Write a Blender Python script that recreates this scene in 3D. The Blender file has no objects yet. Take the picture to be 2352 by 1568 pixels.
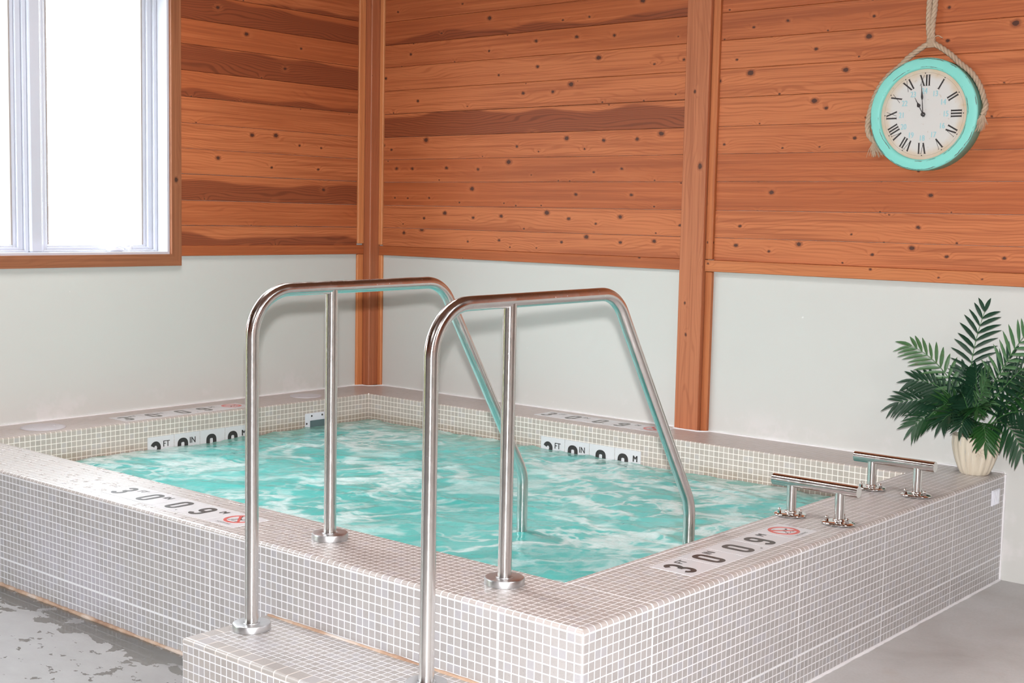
import bpy, math, random
import numpy as np
from mathutils import Vector, Matrix, noise as mnoise
random.seed(7)
S = bpy.context.scene
COL = S.collection
PI = math.pi
R = math.radians

# ------------------------------------------------------------------ dimensions (metres)
W, D, H = 3.721, 2.825, 0.4425          # tub footprint and deck height (room corner at the origin)
BX0, BX1, BY0, BY1 = 0.315, 3.425, -2.524, -0.315   # basin
JZ = H - 0.012                           # joint under the bullnose
ST = 0.228                               # step tread height
SX0, SX1, SY = 2.535, 3.42, -D - 0.309   # step
WATER = 0.300
P = 0.025                                # mosaic pitch
CEIL = 3.05
RX, RY = 8.6, -8.2                       # far walls of the room
TZ0, TZ1 = 1.199, 1.2515                 # wood rail between plaster and boards

# ------------------------------------------------------------------ node helper
class N:
    def __init__(s, name):
        s.m = bpy.data.materials.new(name); s.m.use_nodes = True
        s.t = s.m.node_tree; s.t.nodes.clear()
        s.out = s.t.nodes.new('ShaderNodeOutputMaterial')
    def n(s, kind, **kw):
        o = s.t.nodes.new('ShaderNode' + kind)
        for k, v in kw.items(): setattr(o, k, v)
        return o
    def link(s, a, b):
        if isinstance(a, (int, float)): b.default_value = a
        elif isinstance(a, (tuple, list)):
            if len(a) == 3 and b.type == 'RGBA': a = (*a, 1)
            b.default_value = a
        else: s.t.links.new(a, b)
    def math(s, op, a, b=0.0, c=None, clamp=False):
        o = s.n('Math', operation=op, use_clamp=clamp)
        s.link(a, o.inputs[0]); s.link(b, o.inputs[1])
        if c is not None: s.link(c, o.inputs[2])
        return o.outputs[0]
    def add(s, a, b): return s.math('ADD', a, b)
    def sub(s, a, b): return s.math('SUBTRACT', a, b)
    def mul(s, a, b): return s.math('MULTIPLY', a, b)
    def step(s, v, lo, hi, a=0.0, b=1.0, smooth=True):
        o = s.n('MapRange'); o.interpolation_type = 'SMOOTHSTEP' if smooth else 'LINEAR'
        s.link(v, o.inputs[0]); s.link(lo, o.inputs[1]); s.link(hi, o.inputs[2]); s.link(a, o.inputs[3]); s.link(b, o.inputs[4])
        return o.outputs[0]
    def mix(s, f, a, b, mode='MIX'):
        o = s.n('Mix', data_type='RGBA', blend_type=mode)
        s.link(f, o.inputs[0]); s.link(a, o.inputs[6]); s.link(b, o.inputs[7])
        return o.outputs[2]
    def ramp(s, v, stops):
        o = s.n('ValToRGB'); e = o.color_ramp.elements
        while len(e) < len(stops): e.new(0.5)
        for i, (p, c) in enumerate(stops): e[i].position = p; e[i].color = (*c, 1)
        s.link(v, o.inputs[0]); return o.outputs[0]
    def noise(s, vec, scale, detail=3, rough=0.5, dist=0.0, col=False, kind=None, dim='3D'):
        o = s.n('TexNoise'); o.noise_dimensions = dim
        if kind: o.noise_type = kind
        if vec is not None: s.link(vec, o.inputs['Vector'])
        o.inputs['Scale'].default_value = scale; o.inputs['Detail'].default_value = detail
        o.inputs['Roughness'].default_value = rough; o.inputs['Distortion'].default_value = dist
        return o.outputs['Color' if col else 'Fac']
    def vec(s, x, y=0.0, z=0.0):
        o = s.n('CombineXYZ'); s.link(x, o.inputs[0]); s.link(y, o.inputs[1]); s.link(z, o.inputs[2]); return o.outputs[0]
    def xyz(s, v):
        o = s.n('SeparateXYZ'); s.link(v, o.inputs[0]); return o.outputs[0], o.outputs[1], o.outputs[2]
    def uv(s):
        return s.n('UVMap', uv_map='UVMap').outputs[0]
    def pos(s): return s.n('NewGeometry').outputs['Position']
    def obj(s): return s.n('TexCoord').outputs['Object']
    def bump(s, h, strength=0.3, dist=0.002, normal=None):
        o = s.n('Bump'); o.inputs['Strength'].default_value = strength; o.inputs['Distance'].default_value = dist
        s.link(h, o.inputs['Height'])
        if normal is not None: s.link(normal, o.inputs['Normal'])
        return o.outputs[0]
    def bsdf(s, color=(0.8,)*3, rough=0.5, metal=0.0, spec=0.5, normal=None, **kw):
        o = s.n('BsdfPrincipled')
        s.link(color, o.inputs['Base Color']); s.link(rough, o.inputs['Roughness']); s.link(metal, o.inputs['Metallic'])
        s.link(spec, o.inputs['Specular IOR Level'])
        if normal is not None: s.link(normal, o.inputs['Normal'])
        for k, v in kw.items(): s.link(v, o.inputs[k.replace('_', ' ')])
        return o.outputs[0]
    def done(s, sh):
        s.t.links.new(sh, s.out.inputs['Surface']); return s.m

def plain(name, color, rough=0.5, metal=0.0, spec=0.5, vary=0.06, scale=12, bump=0.0, bscale=150):
    k = N(name); o = k.obj()
    f = k.noise(o, scale, 4)
    c = k.mix(f, tuple(max(0, x * (1 - vary)) for x in color), tuple(min(1, x * (1 + vary)) for x in color))
    nn = k.bump(k.noise(o, bscale, 3), bump, 0.001) if bump else None
    return k.done(k.bsdf(c, rough, metal, spec, nn))

# ------------------------------------------------------------------ materials
def tile_mat(name, useams=(), vseams=(0.0,), tile=(0.372, 0.348, 0.338), grout=(0.76, 0.755, 0.77), rough=0.28, stain=0.0, chalk=0.0, wet=False, half=0.055):
    k = N(name); u, v, _ = k.xyz(k.uv())
    def line(t, seams):
        f = k.math('FRACT', t)
        d = k.math('MINIMUM', f, k.sub(1.0, f))
        m = k.step(d, half - 0.015, half + 0.03, 1.0, 0.0)
        for s_ in seams:
            e = k.math('ABSOLUTE', k.sub(t, s_))
            m = k.math('MAXIMUM', m, k.step(e, 0.12, 0.16, 1.0, 0.0))
        return m
    g = k.math('MAXIMUM', line(u, useams), line(v, vseams))
    cell = k.vec(k.math('FLOOR', u), k.math('FLOOR', v))
    wn = k.n('TexWhiteNoise', noise_dimensions='2D'); k.link(cell, wn.inputs['Vector'])
    rv = wn.outputs['Value']
    lo = tuple(x * 0.90 for x in tile); hi = tuple(x * 1.07 for x in tile)
    c = k.mix(rv, lo, hi)
    c = k.mix(k.step(rv, 0.88, 0.9, 0.0, 0.6), c, (tile[0] * 1.0, tile[1] * 1.05, tile[2] * 1.17))
    pz = k.pos()
    sp = k.noise(pz, 420, 2, 0.6)
    c = k.mix(k.step(sp, 0.68, 0.74, 0.0, 0.65), c, tuple(x * 0.35 for x in tile))
    c = k.mix(k.mul(k.step(k.noise(pz, 260, 2), 0.35, 0.7), 0.2), c, tuple(x * 1.25 for x in tile))
    gc = k.mix(k.step(k.noise(pz, 6, 3), 0.45, 0.75), grout, tuple(x * 0.93 for x in grout))
    if stain:
        sm = k.mul(k.step(v, 3.2, 4.8), k.step(k.add(k.noise(pz, 2.5, 2), k.mul(rv, 0.25)), 0.45, 0.7))
        c = k.mix(k.mul(sm, stain), c, (0.27, 0.185, 0.115))
        gc = k.mix(k.mul(k.step(v, 3.0, 5.0), 0.35), gc, (0.56, 0.46, 0.36))
    if chalk:
        ch = k.mul(k.step(k.noise(pz, 2.2, 4, 0.6), 0.52, 0.72), chalk)
        c = k.mix(ch, c, (0.47, 0.44, 0.50))
    c = k.mix(g, c, gc)
    rg = k.mix(g, (rough,) * 3, (0.62,) * 3)
    rgs = k.n('SeparateColor'); k.link(rg, rgs.inputs[0]); r_ = rgs.outputs[0]
    if wet:     # film of water left by bathers on the window end of the deck
        x, y, z = k.xyz(pz)
        near = k.step(x, 2.7, 2.0)
        film = k.math('MULTIPLY', near, k.step(k.noise(k.vec(k.mul(x, 0.8), y, z), 30, 4, 0.6), 0.60, 0.56))
        c = k.mix(k.mul(film, 0.12), c, tuple(t * 0.8 for t in tile))
        r_ = k.add(k.mul(r_, k.sub(1.0, film)), k.mul(film, 0.34))
    hgt = k.add(k.sub(1.0, g), k.mul(k.noise(pz, 60, 3), 0.12))
    nb = None if wet else k.bump(hgt, 0.18, 0.0010)
    sh = k.bsdf(c, r_, 0.0, 0.55, nb, **(dict(Coat_Weight=film, Coat_Roughness=0.33) if wet else {}))
    return k.done(sh)

def wood_mat(name, light, mid, dark, gscale=1.0, rough=0.52, heart=True):
    """boards: UV in metres (u along the board, v across); colour attribute 'bd' = (random, heartwood, knots)"""
    k = N(name); u, v, _ = k.xyz(k.uv())
    a = k.n('VertexColor', layer_name='bd'); sc = k.n('SeparateColor'); k.link(a.outputs['Color'], sc.inputs[0])
    rnd, hrt, kn = sc.outputs
    uo = k.add(u, k.mul(rnd, 37.0))
    # knots
    vo = k.n('TexVoronoi', voronoi_dimensions='2D', feature='F1')
    vo.inputs['Scale'].default_value = 1.0; vo.inputs['Randomness'].default_value = 0.9
    k.link(k.vec(k.mul(uo, 6.0), k.mul(v, 8.5)), vo.inputs['Vector'])
    vs = k.n('SeparateColor'); k.link(vo.outputs['Color'], vs.inputs[0])
    on = k.math('LESS_THAN', vs.outputs[0], k.mul(kn, 1.0))
    d = k.add(vo.outputs['Distance'], k.sub(1.0, on))
    wob = k.mul(k.sub(k.noise(k.vec(k.mul(uo, 70), k.mul(v, 45)), 1.0, 3), 0.5), 0.085)
    size = k.add(0.026, k.mul(k.math('POWER', vs.outputs[1], 2.0), 0.075))
    dd = k.add(d, wob)
    core = k.step(dd, k.mul(size, 0.75), size, 1.0, 0.0)
    halo = k.step(dd, size, k.mul(size, 4.5), 1.0, 0.0); darkrim = k.step(dd, size, k.mul(size, 1.9), 1.0, 0.0)
    bulge = k.math('EXPONENT', k.mul(k.mul(d, d), -40.0))
    # grain field
    warp = k.noise(k.vec(k.mul(uo, 1.3), k.mul(v, 7.0)), 1.0, 2, 0.45)
    field = k.add(k.add(k.mul(v, 78.0 * gscale), k.mul(warp, 13.0)), k.mul(k.mul(bulge, on), 1.5))
    ring = k.math('SINE', k.mul(field, 2 * PI))
    fine = k.noise(k.vec(k.mul(uo, 3.0), k.mul(v, 260.0)), 1.0, 3, 0.6)
    cloud = k.noise(k.vec(k.mul(uo, 1.6), k.mul(v, 16.0)), 1.0, 4, 0.6)
    patchy = k.noise(k.vec(k.mul(uo, 0.9), k.mul(v, 5.0)), 1.0, 3, 0.6)
    base = k.mix(k.step(k.add(k.add(k.mul(cloud, 0.45), k.mul(patchy, 0.55)), k.mul(k.sub(rnd, 0.5), 0.75)), 0.25, 0.75), mid, light)
    soft = k.noise(k.vec(k.mul(uo, 0.55), k.mul(v, 17.0)), 1.0, 2, 0.5)
    base = k.mix(k.step(soft, 0.50, 0.72, 0.0, 0.80), base, tuple(0.5 * m + 0.5 * q for m, q in zip(mid, dark)))
    base = k.mix(k.mul(k.step(ring, 0.15, 1.0, 0.0, 0.58), k.step(cloud, 0.66, 0.40, 0.25, 1.0)), base, tuple(0.55 * m + 0.45 * q for m, q in zip(mid, dark)))
    streak = k.noise(k.vec(k.mul(uo, 1.0), k.mul(v, 75.0)), 1.0, 3, 0.6)
    base = k.mix(k.mul(k.step(fine, 0.3, 0.75), 0.30), base, mid)
    base = k.mix(k.step(streak, 0.50, 0.68, 0.0, 0.65), base, tuple(0.45 * m + 0.55 * q for m, q in zip(mid, dark)))
    base = k.mix(k.step(streak, 0.48, 0.30, 0.0, 0.42), base, tuple(min(1, x * 1.12) for x in light))
    if heart:
        edge = k.add(k.mul(k.sub(k.noise(k.vec(k.mul(uo, 2.0), k.mul(rnd, 9.0)), 1.0, 1), 0.5), 0.13), k.sub(k.mul(hrt, 0.16), 0.012))
        hm = k.step(k.add(k.sub(v, edge), k.mul(k.sub(streak, 0.5), 0.012)), -0.010, 0.006, 1.0, 0.0)
        hm = k.mul(hm, k.step(hrt, 0.04, 0.10))
        hc = k.mix(k.mul(k.step(ring, 0.2, 1.0), 0.8), tuple(0.78 * q + 0.22 * m for m, q in zip(mid, dark)), tuple(x * 0.72 for x in dark))
        base = k.mix(k.mul(hm, 0.88), base, hc)
    base = k.mix(k.mul(halo, 0.18), base, tuple(min(1, x * 1.15) for x in light))
    base = k.mix(k.mul(k.mul(darkrim, on), 0.55), base, tuple(x * 0.8 for x in dark))
    base = k.mix(k.mul(core, 0.9), base, tuple(x * 0.26 + 0.012 for x in dark))
    nb = k.bump(k.add(fine, k.mul(ring, 0.2)), 0.12, 0.001)
    return k.done(k.bsdf(base, rough, 0.0, 0.35, nb))

M = {}
M['tile_right'] = tile_mat('mosaic_tile_right_face', (12, 44, 68, 92), (0, 13))
M['tile_front'] = tile_mat('mosaic_tile_front_face', (10.9, 59), (0, 13), chalk=0.55)
M['tile_deckr'] = tile_mat('mosaic_tile_deck_long', (12, 44, 68, 92), (11.0,), tile=(0.42, 0.375, 0.352), grout=(0.82, 0.79, 0.79))
M['tile_deckf'] = tile_mat('mosaic_tile_deck_entry', (), (), tile=(0.42, 0.375, 0.352), grout=(0.82, 0.79, 0.79), rough=0.26, wet=True)
M['tile_back'] = tile_mat('mosaic_tile_deck_wall_side', (), (), tile=(0.41, 0.345, 0.315), grout=(0.64, 0.575, 0.55))
M['tile_basin'] = tile_mat('mosaic_tile_basin', (), (0,), tile=(0.465, 0.402, 0.355), grout=(0.86, 0.79, 0.735), stain=0.5, rough=0.3)
M['tile_step'] = tile_mat('mosaic_tile_step', (), (0,), tile=(0.39, 0.355, 0.335), chalk=0.4)
M['tile_nose'] = tile_mat('large_nosing_tile', (), (), tile=(0.41, 0.375, 0.352), grout=(0.74, 0.67, 0.62), rough=0.30, half=0.03)
M['plaster'] = None
k = N('painted_plaster'); o = k.pos()
c = k.mix(k.noise(o, 1.3, 3), (0.560, 0.555, 0.528), (0.590, 0.585, 0.558))
x_, y_, z_ = k.xyz(o)
salt = k.mul(k.step(k.noise(o, 3.2, 5, 0.65), 0.54, 0.66), k.step(z_, 0.62, 0.45))
c = k.mix(k.mul(salt, 0.35), c, (0.74, 0.69, 0.70))
scuff = k.step(k.noise(o, 34, 2), 0.77, 0.80)
c = k.mix(k.mul(scuff, 0.5), c, (0.85, 0.85, 0.84))
M['plaster'] = k.done(k.bsdf(c, 0.62, 0, 0.3, k.bump(k.noise(o, 220, 3), 0.10, 0.001)))
CL, CM, CD = (0.535, 0.172, 0.066), (0.41, 0.108, 0.036), (0.18, 0.042, 0.018)
M['cedar'] = wood_mat('cedar_boards', CL, CM, CD)
M['timber'] = wood_mat('fir_timber', (0.47, 0.165, 0.075), (0.40, 0.127, 0.055), (0.22, 0.06, 0.026), 0.8, heart=False)
M['trimwood'] = wood_mat('cedar_trim', (0.48, 0.145, 0.05), (0.38, 0.10, 0.032), (0.20, 0.05, 0.02), 1.0, heart=False)
M['batten'] = wood_mat('pale_cedar_batten', (0.68, 0.27, 0.105), (0.60, 0.215, 0.078), (0.36, 0.10, 0.04), 1.0, heart=False)
M['trim_light'] = wood_mat('light_cedar_trim', (0.54, 0.185, 0.068), (0.46, 0.145, 0.05), (0.28, 0.07, 0.028), 1.0, heart=False)
M['casing'] = wood_mat('brown_casing_wood', (0.36, 0.145, 0.07), (0.29, 0.108, 0.05), (0.15, 0.05, 0.022), 0.8, heart=False)
M['dark_cedar'] = wood_mat('dark_ceiling_boards', (0.20, 0.075, 0.035), (0.15, 0.05, 0.022), (0.07, 0.022, 0.012))
M['vinyl'] = plain('white_vinyl', (0.52, 0.535, 0.60), 0.35, vary=0.015)
M['gasket_grey'] = plain('grey_glazing_gasket', (0.34, 0.30, 0.28), 0.6)  # the gasket's own grey-brown colour
M['steel'] = None
k = N('polished_steel'); o = k.obj()
sx, sy, sz = k.xyz(o)
br = k.noise(o, 35, 4, 0.6)
spots = k.step(k.noise(o, 240, 2, 0.6), 0.70, 0.76)
c = k.mix(br, (0.70, 0.68, 0.66), (0.77, 0.755, 0.74))
c = k.mix(k.mul(spots, 0.55), c, (0.86, 0.85, 0.84))
rg = k.add(k.step(br, 0.3, 0.7, 0.17, 0.24), k.mul(spots, 0.25))
tg = k.n('Tangent', direction_type='UV_MAP', uv_map='UVMap')      # polished round the tube: highlights run along it
M['steel'] = k.done(k.bsdf(c, rg, 1.0, 0.5, Anisotropic=0.88, Tangent=tg.outputs[0]))
M['chrome'] = plain('bright_chrome', (0.76, 0.75, 0.74), 0.07, 1.0, vary=0.03)
M['satin'] = plain('satin_steel', (0.60, 0.60, 0.61), 0.36, 1.0, vary=0.10, scale=60)
M['white_tile'] = plain('glossy_white_tile', (0.66, 0.65, 0.67), 0.30, vary=0.02)
M['black_ink'] = plain('black_ink', (0.035, 0.03, 0.03), 0.32, vary=0.2, scale=300)
M['grey_ink'] = plain('worn_dark_ink', (0.07, 0.065, 0.055), 0.3, vary=0.3, scale=200)
M['red_ink'] = plain('red_ink', (0.60, 0.09, 0.075), 0.3, vary=0.15, scale=90)
M['pale_plastic'] = plain('pale_lilac_plastic', (0.56, 0.53, 0.56), 0.42, vary=0.05)
M['white_plastic'] = plain('white_plastic', (0.74, 0.74, 0.80), 0.35, vary=0.03)
M['throat_shade'] = plain('painted_skimmer_shade', (0.10, 0.15, 0.16), 0.4)  # flat dark colour in place of the shade inside the opening
M['caulk'] = plain('white_caulk', (0.74, 0.72, 0.73), 0.5, vary=0.10, scale=18, bump=0.4, bscale=90)
k = N('rusty_caulk'); o = k.pos()
c = k.ramp(k.noise(o, 7, 4, 0.6), [(0.30, (0.30, 0.17, 0.11)), (0.48, (0.50, 0.34, 0.24)), (0.66, (0.66, 0.58, 0.52))])
M['rust_caulk'] = k.done(k.bsdf(c, 0.6, 0, 0.4))
# concrete floor with puddles on the entry side
k = N('wet_concrete'); o = k.pos(); x_, y_, z_ = k.xyz(o)
c = k.ramp(k.noise(k.vec(k.mul(x_, 1.0), k.mul(y_, 1.0)), 2.3, 6, 0.62, 0.6), [(0.25, (0.42, 0.395, 0.38)), (0.5, (0.51, 0.495, 0.485)), (0.78, (0.585, 0.575, 0.575))])
c = k.mix(k.step(k.noise(o, 4.5, 4), 0.56, 0.78, 0.0, 0.30), c, (0.42, 0.32, 0.235))
c = k.mix(k.step(k.noise(o, 90, 2), 0.2, 0.9, 0.0, 0.2), c, (0.33, 0.32, 0.31))
side = k.step(y_, -2.74, -2.83)                       # left of the tub only
side = k.mul(side, k.step(x_, 3.1, 2.7))
big = k.noise(k.vec(x_, k.mul(y_, 1.5)), 7.0, 5, 0.6, 0.4)
near = k.step(y_, -3.02, -2.88, 0.0, 0.22)
far = 0.0
small = k.noise(k.vec(x_, k.mul(y_, 1.3)), 17, 3, 0.55)
puddle = k.math('MAXIMUM', k.step(k.add(big, k.add(near, far)), 0.635, 0.643), k.step(small, 0.635, 0.645))
wet = k.mul(puddle, side)
c = k.mix(k.mul(side, 0.85), c, k.mix(k.noise(k.vec(x_, k.mul(y_, 2.0)), 8, 5, 0.65), (0.235, 0.225, 0.22), (0.345, 0.34, 0.345)))
c = k.mix(k.mul(wet, 0.9), c, (0.125, 0.115, 0.10))
rg = k.step(wet, 0.0, 1.0, 0.62, 0.03, smooth=False)
nb = k.bump(k.mul(k.noise(o, 45, 4), k.sub(1.0, wet)), 0.25, 0.002)
M['concrete'] = k.done(k.bsdf(c, rg, 0, 0.5, nb))
# churning spa water
k = N('spa_water'); o = k.pos(); x_, y_, z_ = k.xyz(o)
a_ = k.add(k.mul(x_, 0.76), k.mul(y_, 0.65)); b_ = k.sub(k.mul(x_, 0.65), k.mul(y_, 0.76))
oa = k.vec(k.mul(a_, 0.72), b_, 0.0)
w1 = k.n('TexNoise'); k.link(oa, w1.inputs['Vector']); w1.inputs['Scale'].default_value = 2.4; w1.inputs['Detail'].default_value = 4
sv = k.n('VectorMath', operation='SCALE'); k.link(w1.outputs['Color'], sv.inputs[0]); sv.inputs['Scale'].default_value = 0.50
av = k.n('VectorMath', operation='ADD'); k.link(oa, av.inputs[0]); k.link(sv.outputs[0], av.inputs[1])
q = av.outputs[0]
n1 = k.noise(q, 1.9, 5, 0.55)
ridge = k.sub(1.0, k.math('ABSOLUTE', k.mul(k.sub(n1, 0.5), 19.0)))
n2 = k.noise(q, 5.0, 4, 0.55)
ridge2 = k.sub(1.0, k.math('ABSOLUTE', k.mul(k.sub(n2, 0.48), 16.0)))
patch = k.step(k.noise(oa, 1.4, 2), 0.38, 0.62)
haze = k.mul(k.step(k.noise(q, 3.0, 5, 0.65), 0.50, 0.74), k.mul(patch, 0.26))
foam = k.math('MAXIMUM', k.mul(k.step(ridge, 0.0, 1.0), 0.85), k.mul(k.step(ridge2, 0.1, 1.0), k.add(0.18, k.mul(patch, 0.6))))
foam = k.math('MAXIMUM', k.mul(foam, k.step(patch, 0.0, 0.8, 0.55, 1.0)), haze)
grain = k.noise(o, 75, 3, 0.7)
foam = k.mul(foam, k.step(grain, 0.2, 0.6, 0.72, 1.0))
deep = k.noise(q, 2.2, 3, 0.5)
wc = k.ramp(deep, [(0.30, (0.065, 0.455, 0.43)), (0.5, (0.09, 0.53, 0.50)), (0.72, (0.16, 0.60, 0.565))])
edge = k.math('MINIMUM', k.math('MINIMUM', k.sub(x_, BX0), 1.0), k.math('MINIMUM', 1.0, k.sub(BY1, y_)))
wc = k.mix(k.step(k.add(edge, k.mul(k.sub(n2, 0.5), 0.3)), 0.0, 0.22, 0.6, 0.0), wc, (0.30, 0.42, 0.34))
wc = k.mix(k.mul(foam, 0.84), wc, (0.88, 0.95, 0.95))
vb = k.n('TexVoronoi', feature='F1'); k.link(o, vb.inputs['Vector']); vb.inputs['Scale'].default_value = 110
hb = k.add(k.add(k.mul(k.noise(q, 14, 4, 0.6), 1.0), k.mul(k.noise(o, 55, 2), 0.16)), k.mul(k.mul(k.sub(1.0, vb.outputs['Distance']), foam), 0.26))
nb = k.bump(hb, 0.36, 0.012)
sh = k.bsdf(wc, k.step(foam, 0, 1, 0.06, 0.25), 0, 0.28, nb)
tr = k.n('BsdfTransparent'); tr.inputs[0].default_value = (0.62, 0.93, 0.86, 1)
ms = k.n('MixShader'); k.link(k.step(foam, 0, 0.8, 0.07, 0.02), ms.inputs[0]); k.link(sh, ms.inputs[1]); k.link(tr.outputs[0], ms.inputs[2])
M['water'] = k.done(ms.outputs[0])
# clock
k = N('distressed_turquoise_paint'); o = k.obj(); x_, y_, z_ = k.xyz(o)
rr = k.math('SQRT', k.add(k.mul(x_, x_), k.mul(z_, z_)))
wob = k.mul(k.sub(k.noise(o, 26, 4, 0.65), 0.5), 0.010)
def band(r0, wd): return k.step(k.math('ABSOLUTE', k.sub(k.add(rr, wob), r0)), wd * 0.6, wd, 1.0, 0.0)
worn = k.math('MAXIMUM', band(0.2235, 0.0017), band(0.1905, 0.0014))
worn = k.mul(k.mul(worn, k.step(k.noise(o, 15, 3), 0.46, 0.53)), k.math('LESS_THAN', y_, -0.055))
c = k.mix(k.noise(o, 9, 3), (0.20, 0.60, 0.53), (0.25, 0.66, 0.58))
c = k.mix(k.mul(worn, 0.85), c, (0.085, 0.05, 0.035))
M['turquoise'] = k.done(k.bsdf(c, 0.5, 0, 0.4))
k = N('aged_clock_paper'); o = k.obj(); x_, y_, z_ = k.xyz(o)
rr = k.math('SQRT', k.add(k.mul(x_, x_), k.mul(z_, z_)))
age = k.add(k.step(rr, 0.10, 0.183), k.mul(k.sub(k.noise(o, 14, 4, 0.6), 0.5), 1.1))
c = k.mix(k.step(age, 0.35, 1.25), (0.60, 0.58, 0.56), (0.57, 0.43, 0.30))
rgl = k.step(k.math('ABSOLUTE', k.sub(rr, 0.1685)), 0.0005, 0.0010, 0.55, 0.0)
c = k.mix(rgl, c, (0.25, 0.21, 0.17))
c = k.mix(k.step(k.noise(o, 55, 2), 0.68, 0.74, 0.0, 0.35), c, (0.42, 0.31, 0.20))
M['paper'] = k.done(k.bsdf(c, 0.55, 0, 0.3))
M['teal_ink'] = plain('faded_blue_ink', (0.29, 0.53, 0.58), 0.5, vary=0.15, scale=90)
k = N('jute_rope'); o = k.obj()
c = k.mix(k.noise(o, 60, 4, 0.7), (0.36, 0.245, 0.165), (0.60, 0.455, 0.335))
M['rope'] = k.done(k.bsdf(c, 0.85, 0, 0.2, k.bump(k.noise(o, 500, 2), 0.5, 0.001)))
# plant
k = N('silk_palm_leaf'); o = k.obj(); oi = k.n('ObjectInfo')
u_, v_, _ = k.xyz(k.uv())
c = k.mix(k.noise(o, 22, 3), (0.005, 0.027, 0.015), (0.014, 0.058, 0.025))
c = k.mix(k.step(oi.outputs['Random'], 0.62, 0.85, 0.0, 0.75), c, (0.018, 0.085, 0.014))
M['leaf'] = k.done(k.bsdf(c, 0.38, 0, 0.5, k.bump(k.math('SINE', k.mul(v_, 40)), 0.2, 0.001), Subsurface_Weight=0.0))
k = N('pale_silk_palm_leaf'); o = k.obj(); u_, v_, _ = k.xyz(k.uv())
c = k.mix(k.noise(o, 22, 3), (0.030, 0.095, 0.035), (0.095, 0.20, 0.080))
c = k.mix(k.step(k.noise(o, 45, 3), 0.6, 0.75, 0.0, 0.5), c, (0.10, 0.055, 0.03))
M['leaf_pale'] = k.done(k.bsdf(c, 0.4, 0, 0.5))
M['stalk'] = plain('green_stalk', (0.06, 0.17, 0.05), 0.45, vary=0.25, scale=40)
k = N('whitewashed_ribbed_ceramic'); o = k.obj(); x_, y_, z_ = k.xyz(o)
an = k.math('ARCTAN2', y_, x_)
st = k.noise(k.vec(k.mul(an, 7.0), k.mul(z_, 9.0)), 1.0, 4, 0.65)
c = k.ramp(st, [(0.28, (0.40, 0.41, 0.43)), (0.42, (0.64, 0.56, 0.44)), (0.6, (0.70, 0.62, 0.50)), (0.8, (0.76, 0.73, 0.68))])
M['pot'] = k.done(k.bsdf(c, 0.6, 0, 0.35, k.bump(k.noise(o, 120, 3), 0.3, 0.001)))
M['moss'] = plain('dry_brown_moss', (0.10, 0.075, 0.04), 0.9, vary=0.5, scale=80)
k = N('clear_glass')
gl = k.n('BsdfGlossy'); gl.inputs['Roughness'].default_value = 0.0
tr = k.n('BsdfTransparent'); tr.inputs[0].default_value = (0.96, 0.98, 0.98, 1)
ms = k.n('MixShader'); ms.inputs[0].default_value = 0.04; k.link(tr.outputs[0], ms.inputs[1]); k.link(gl.outputs[0], ms.inputs[2])
M['glass'] = k.done(ms.outputs[0])
k = N('lawn_grass'); o = k.pos()
c = k.mix(k.noise(o, 3, 5, 0.7), (0.040, 0.043, 0.003), (0.060, 0.060, 0.006))
M['grass'] = k.done(k.bsdf(c, 0.9, 0, 0.1, k.bump(k.noise(o, 60, 3), 0.6, 0.02)))

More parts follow.
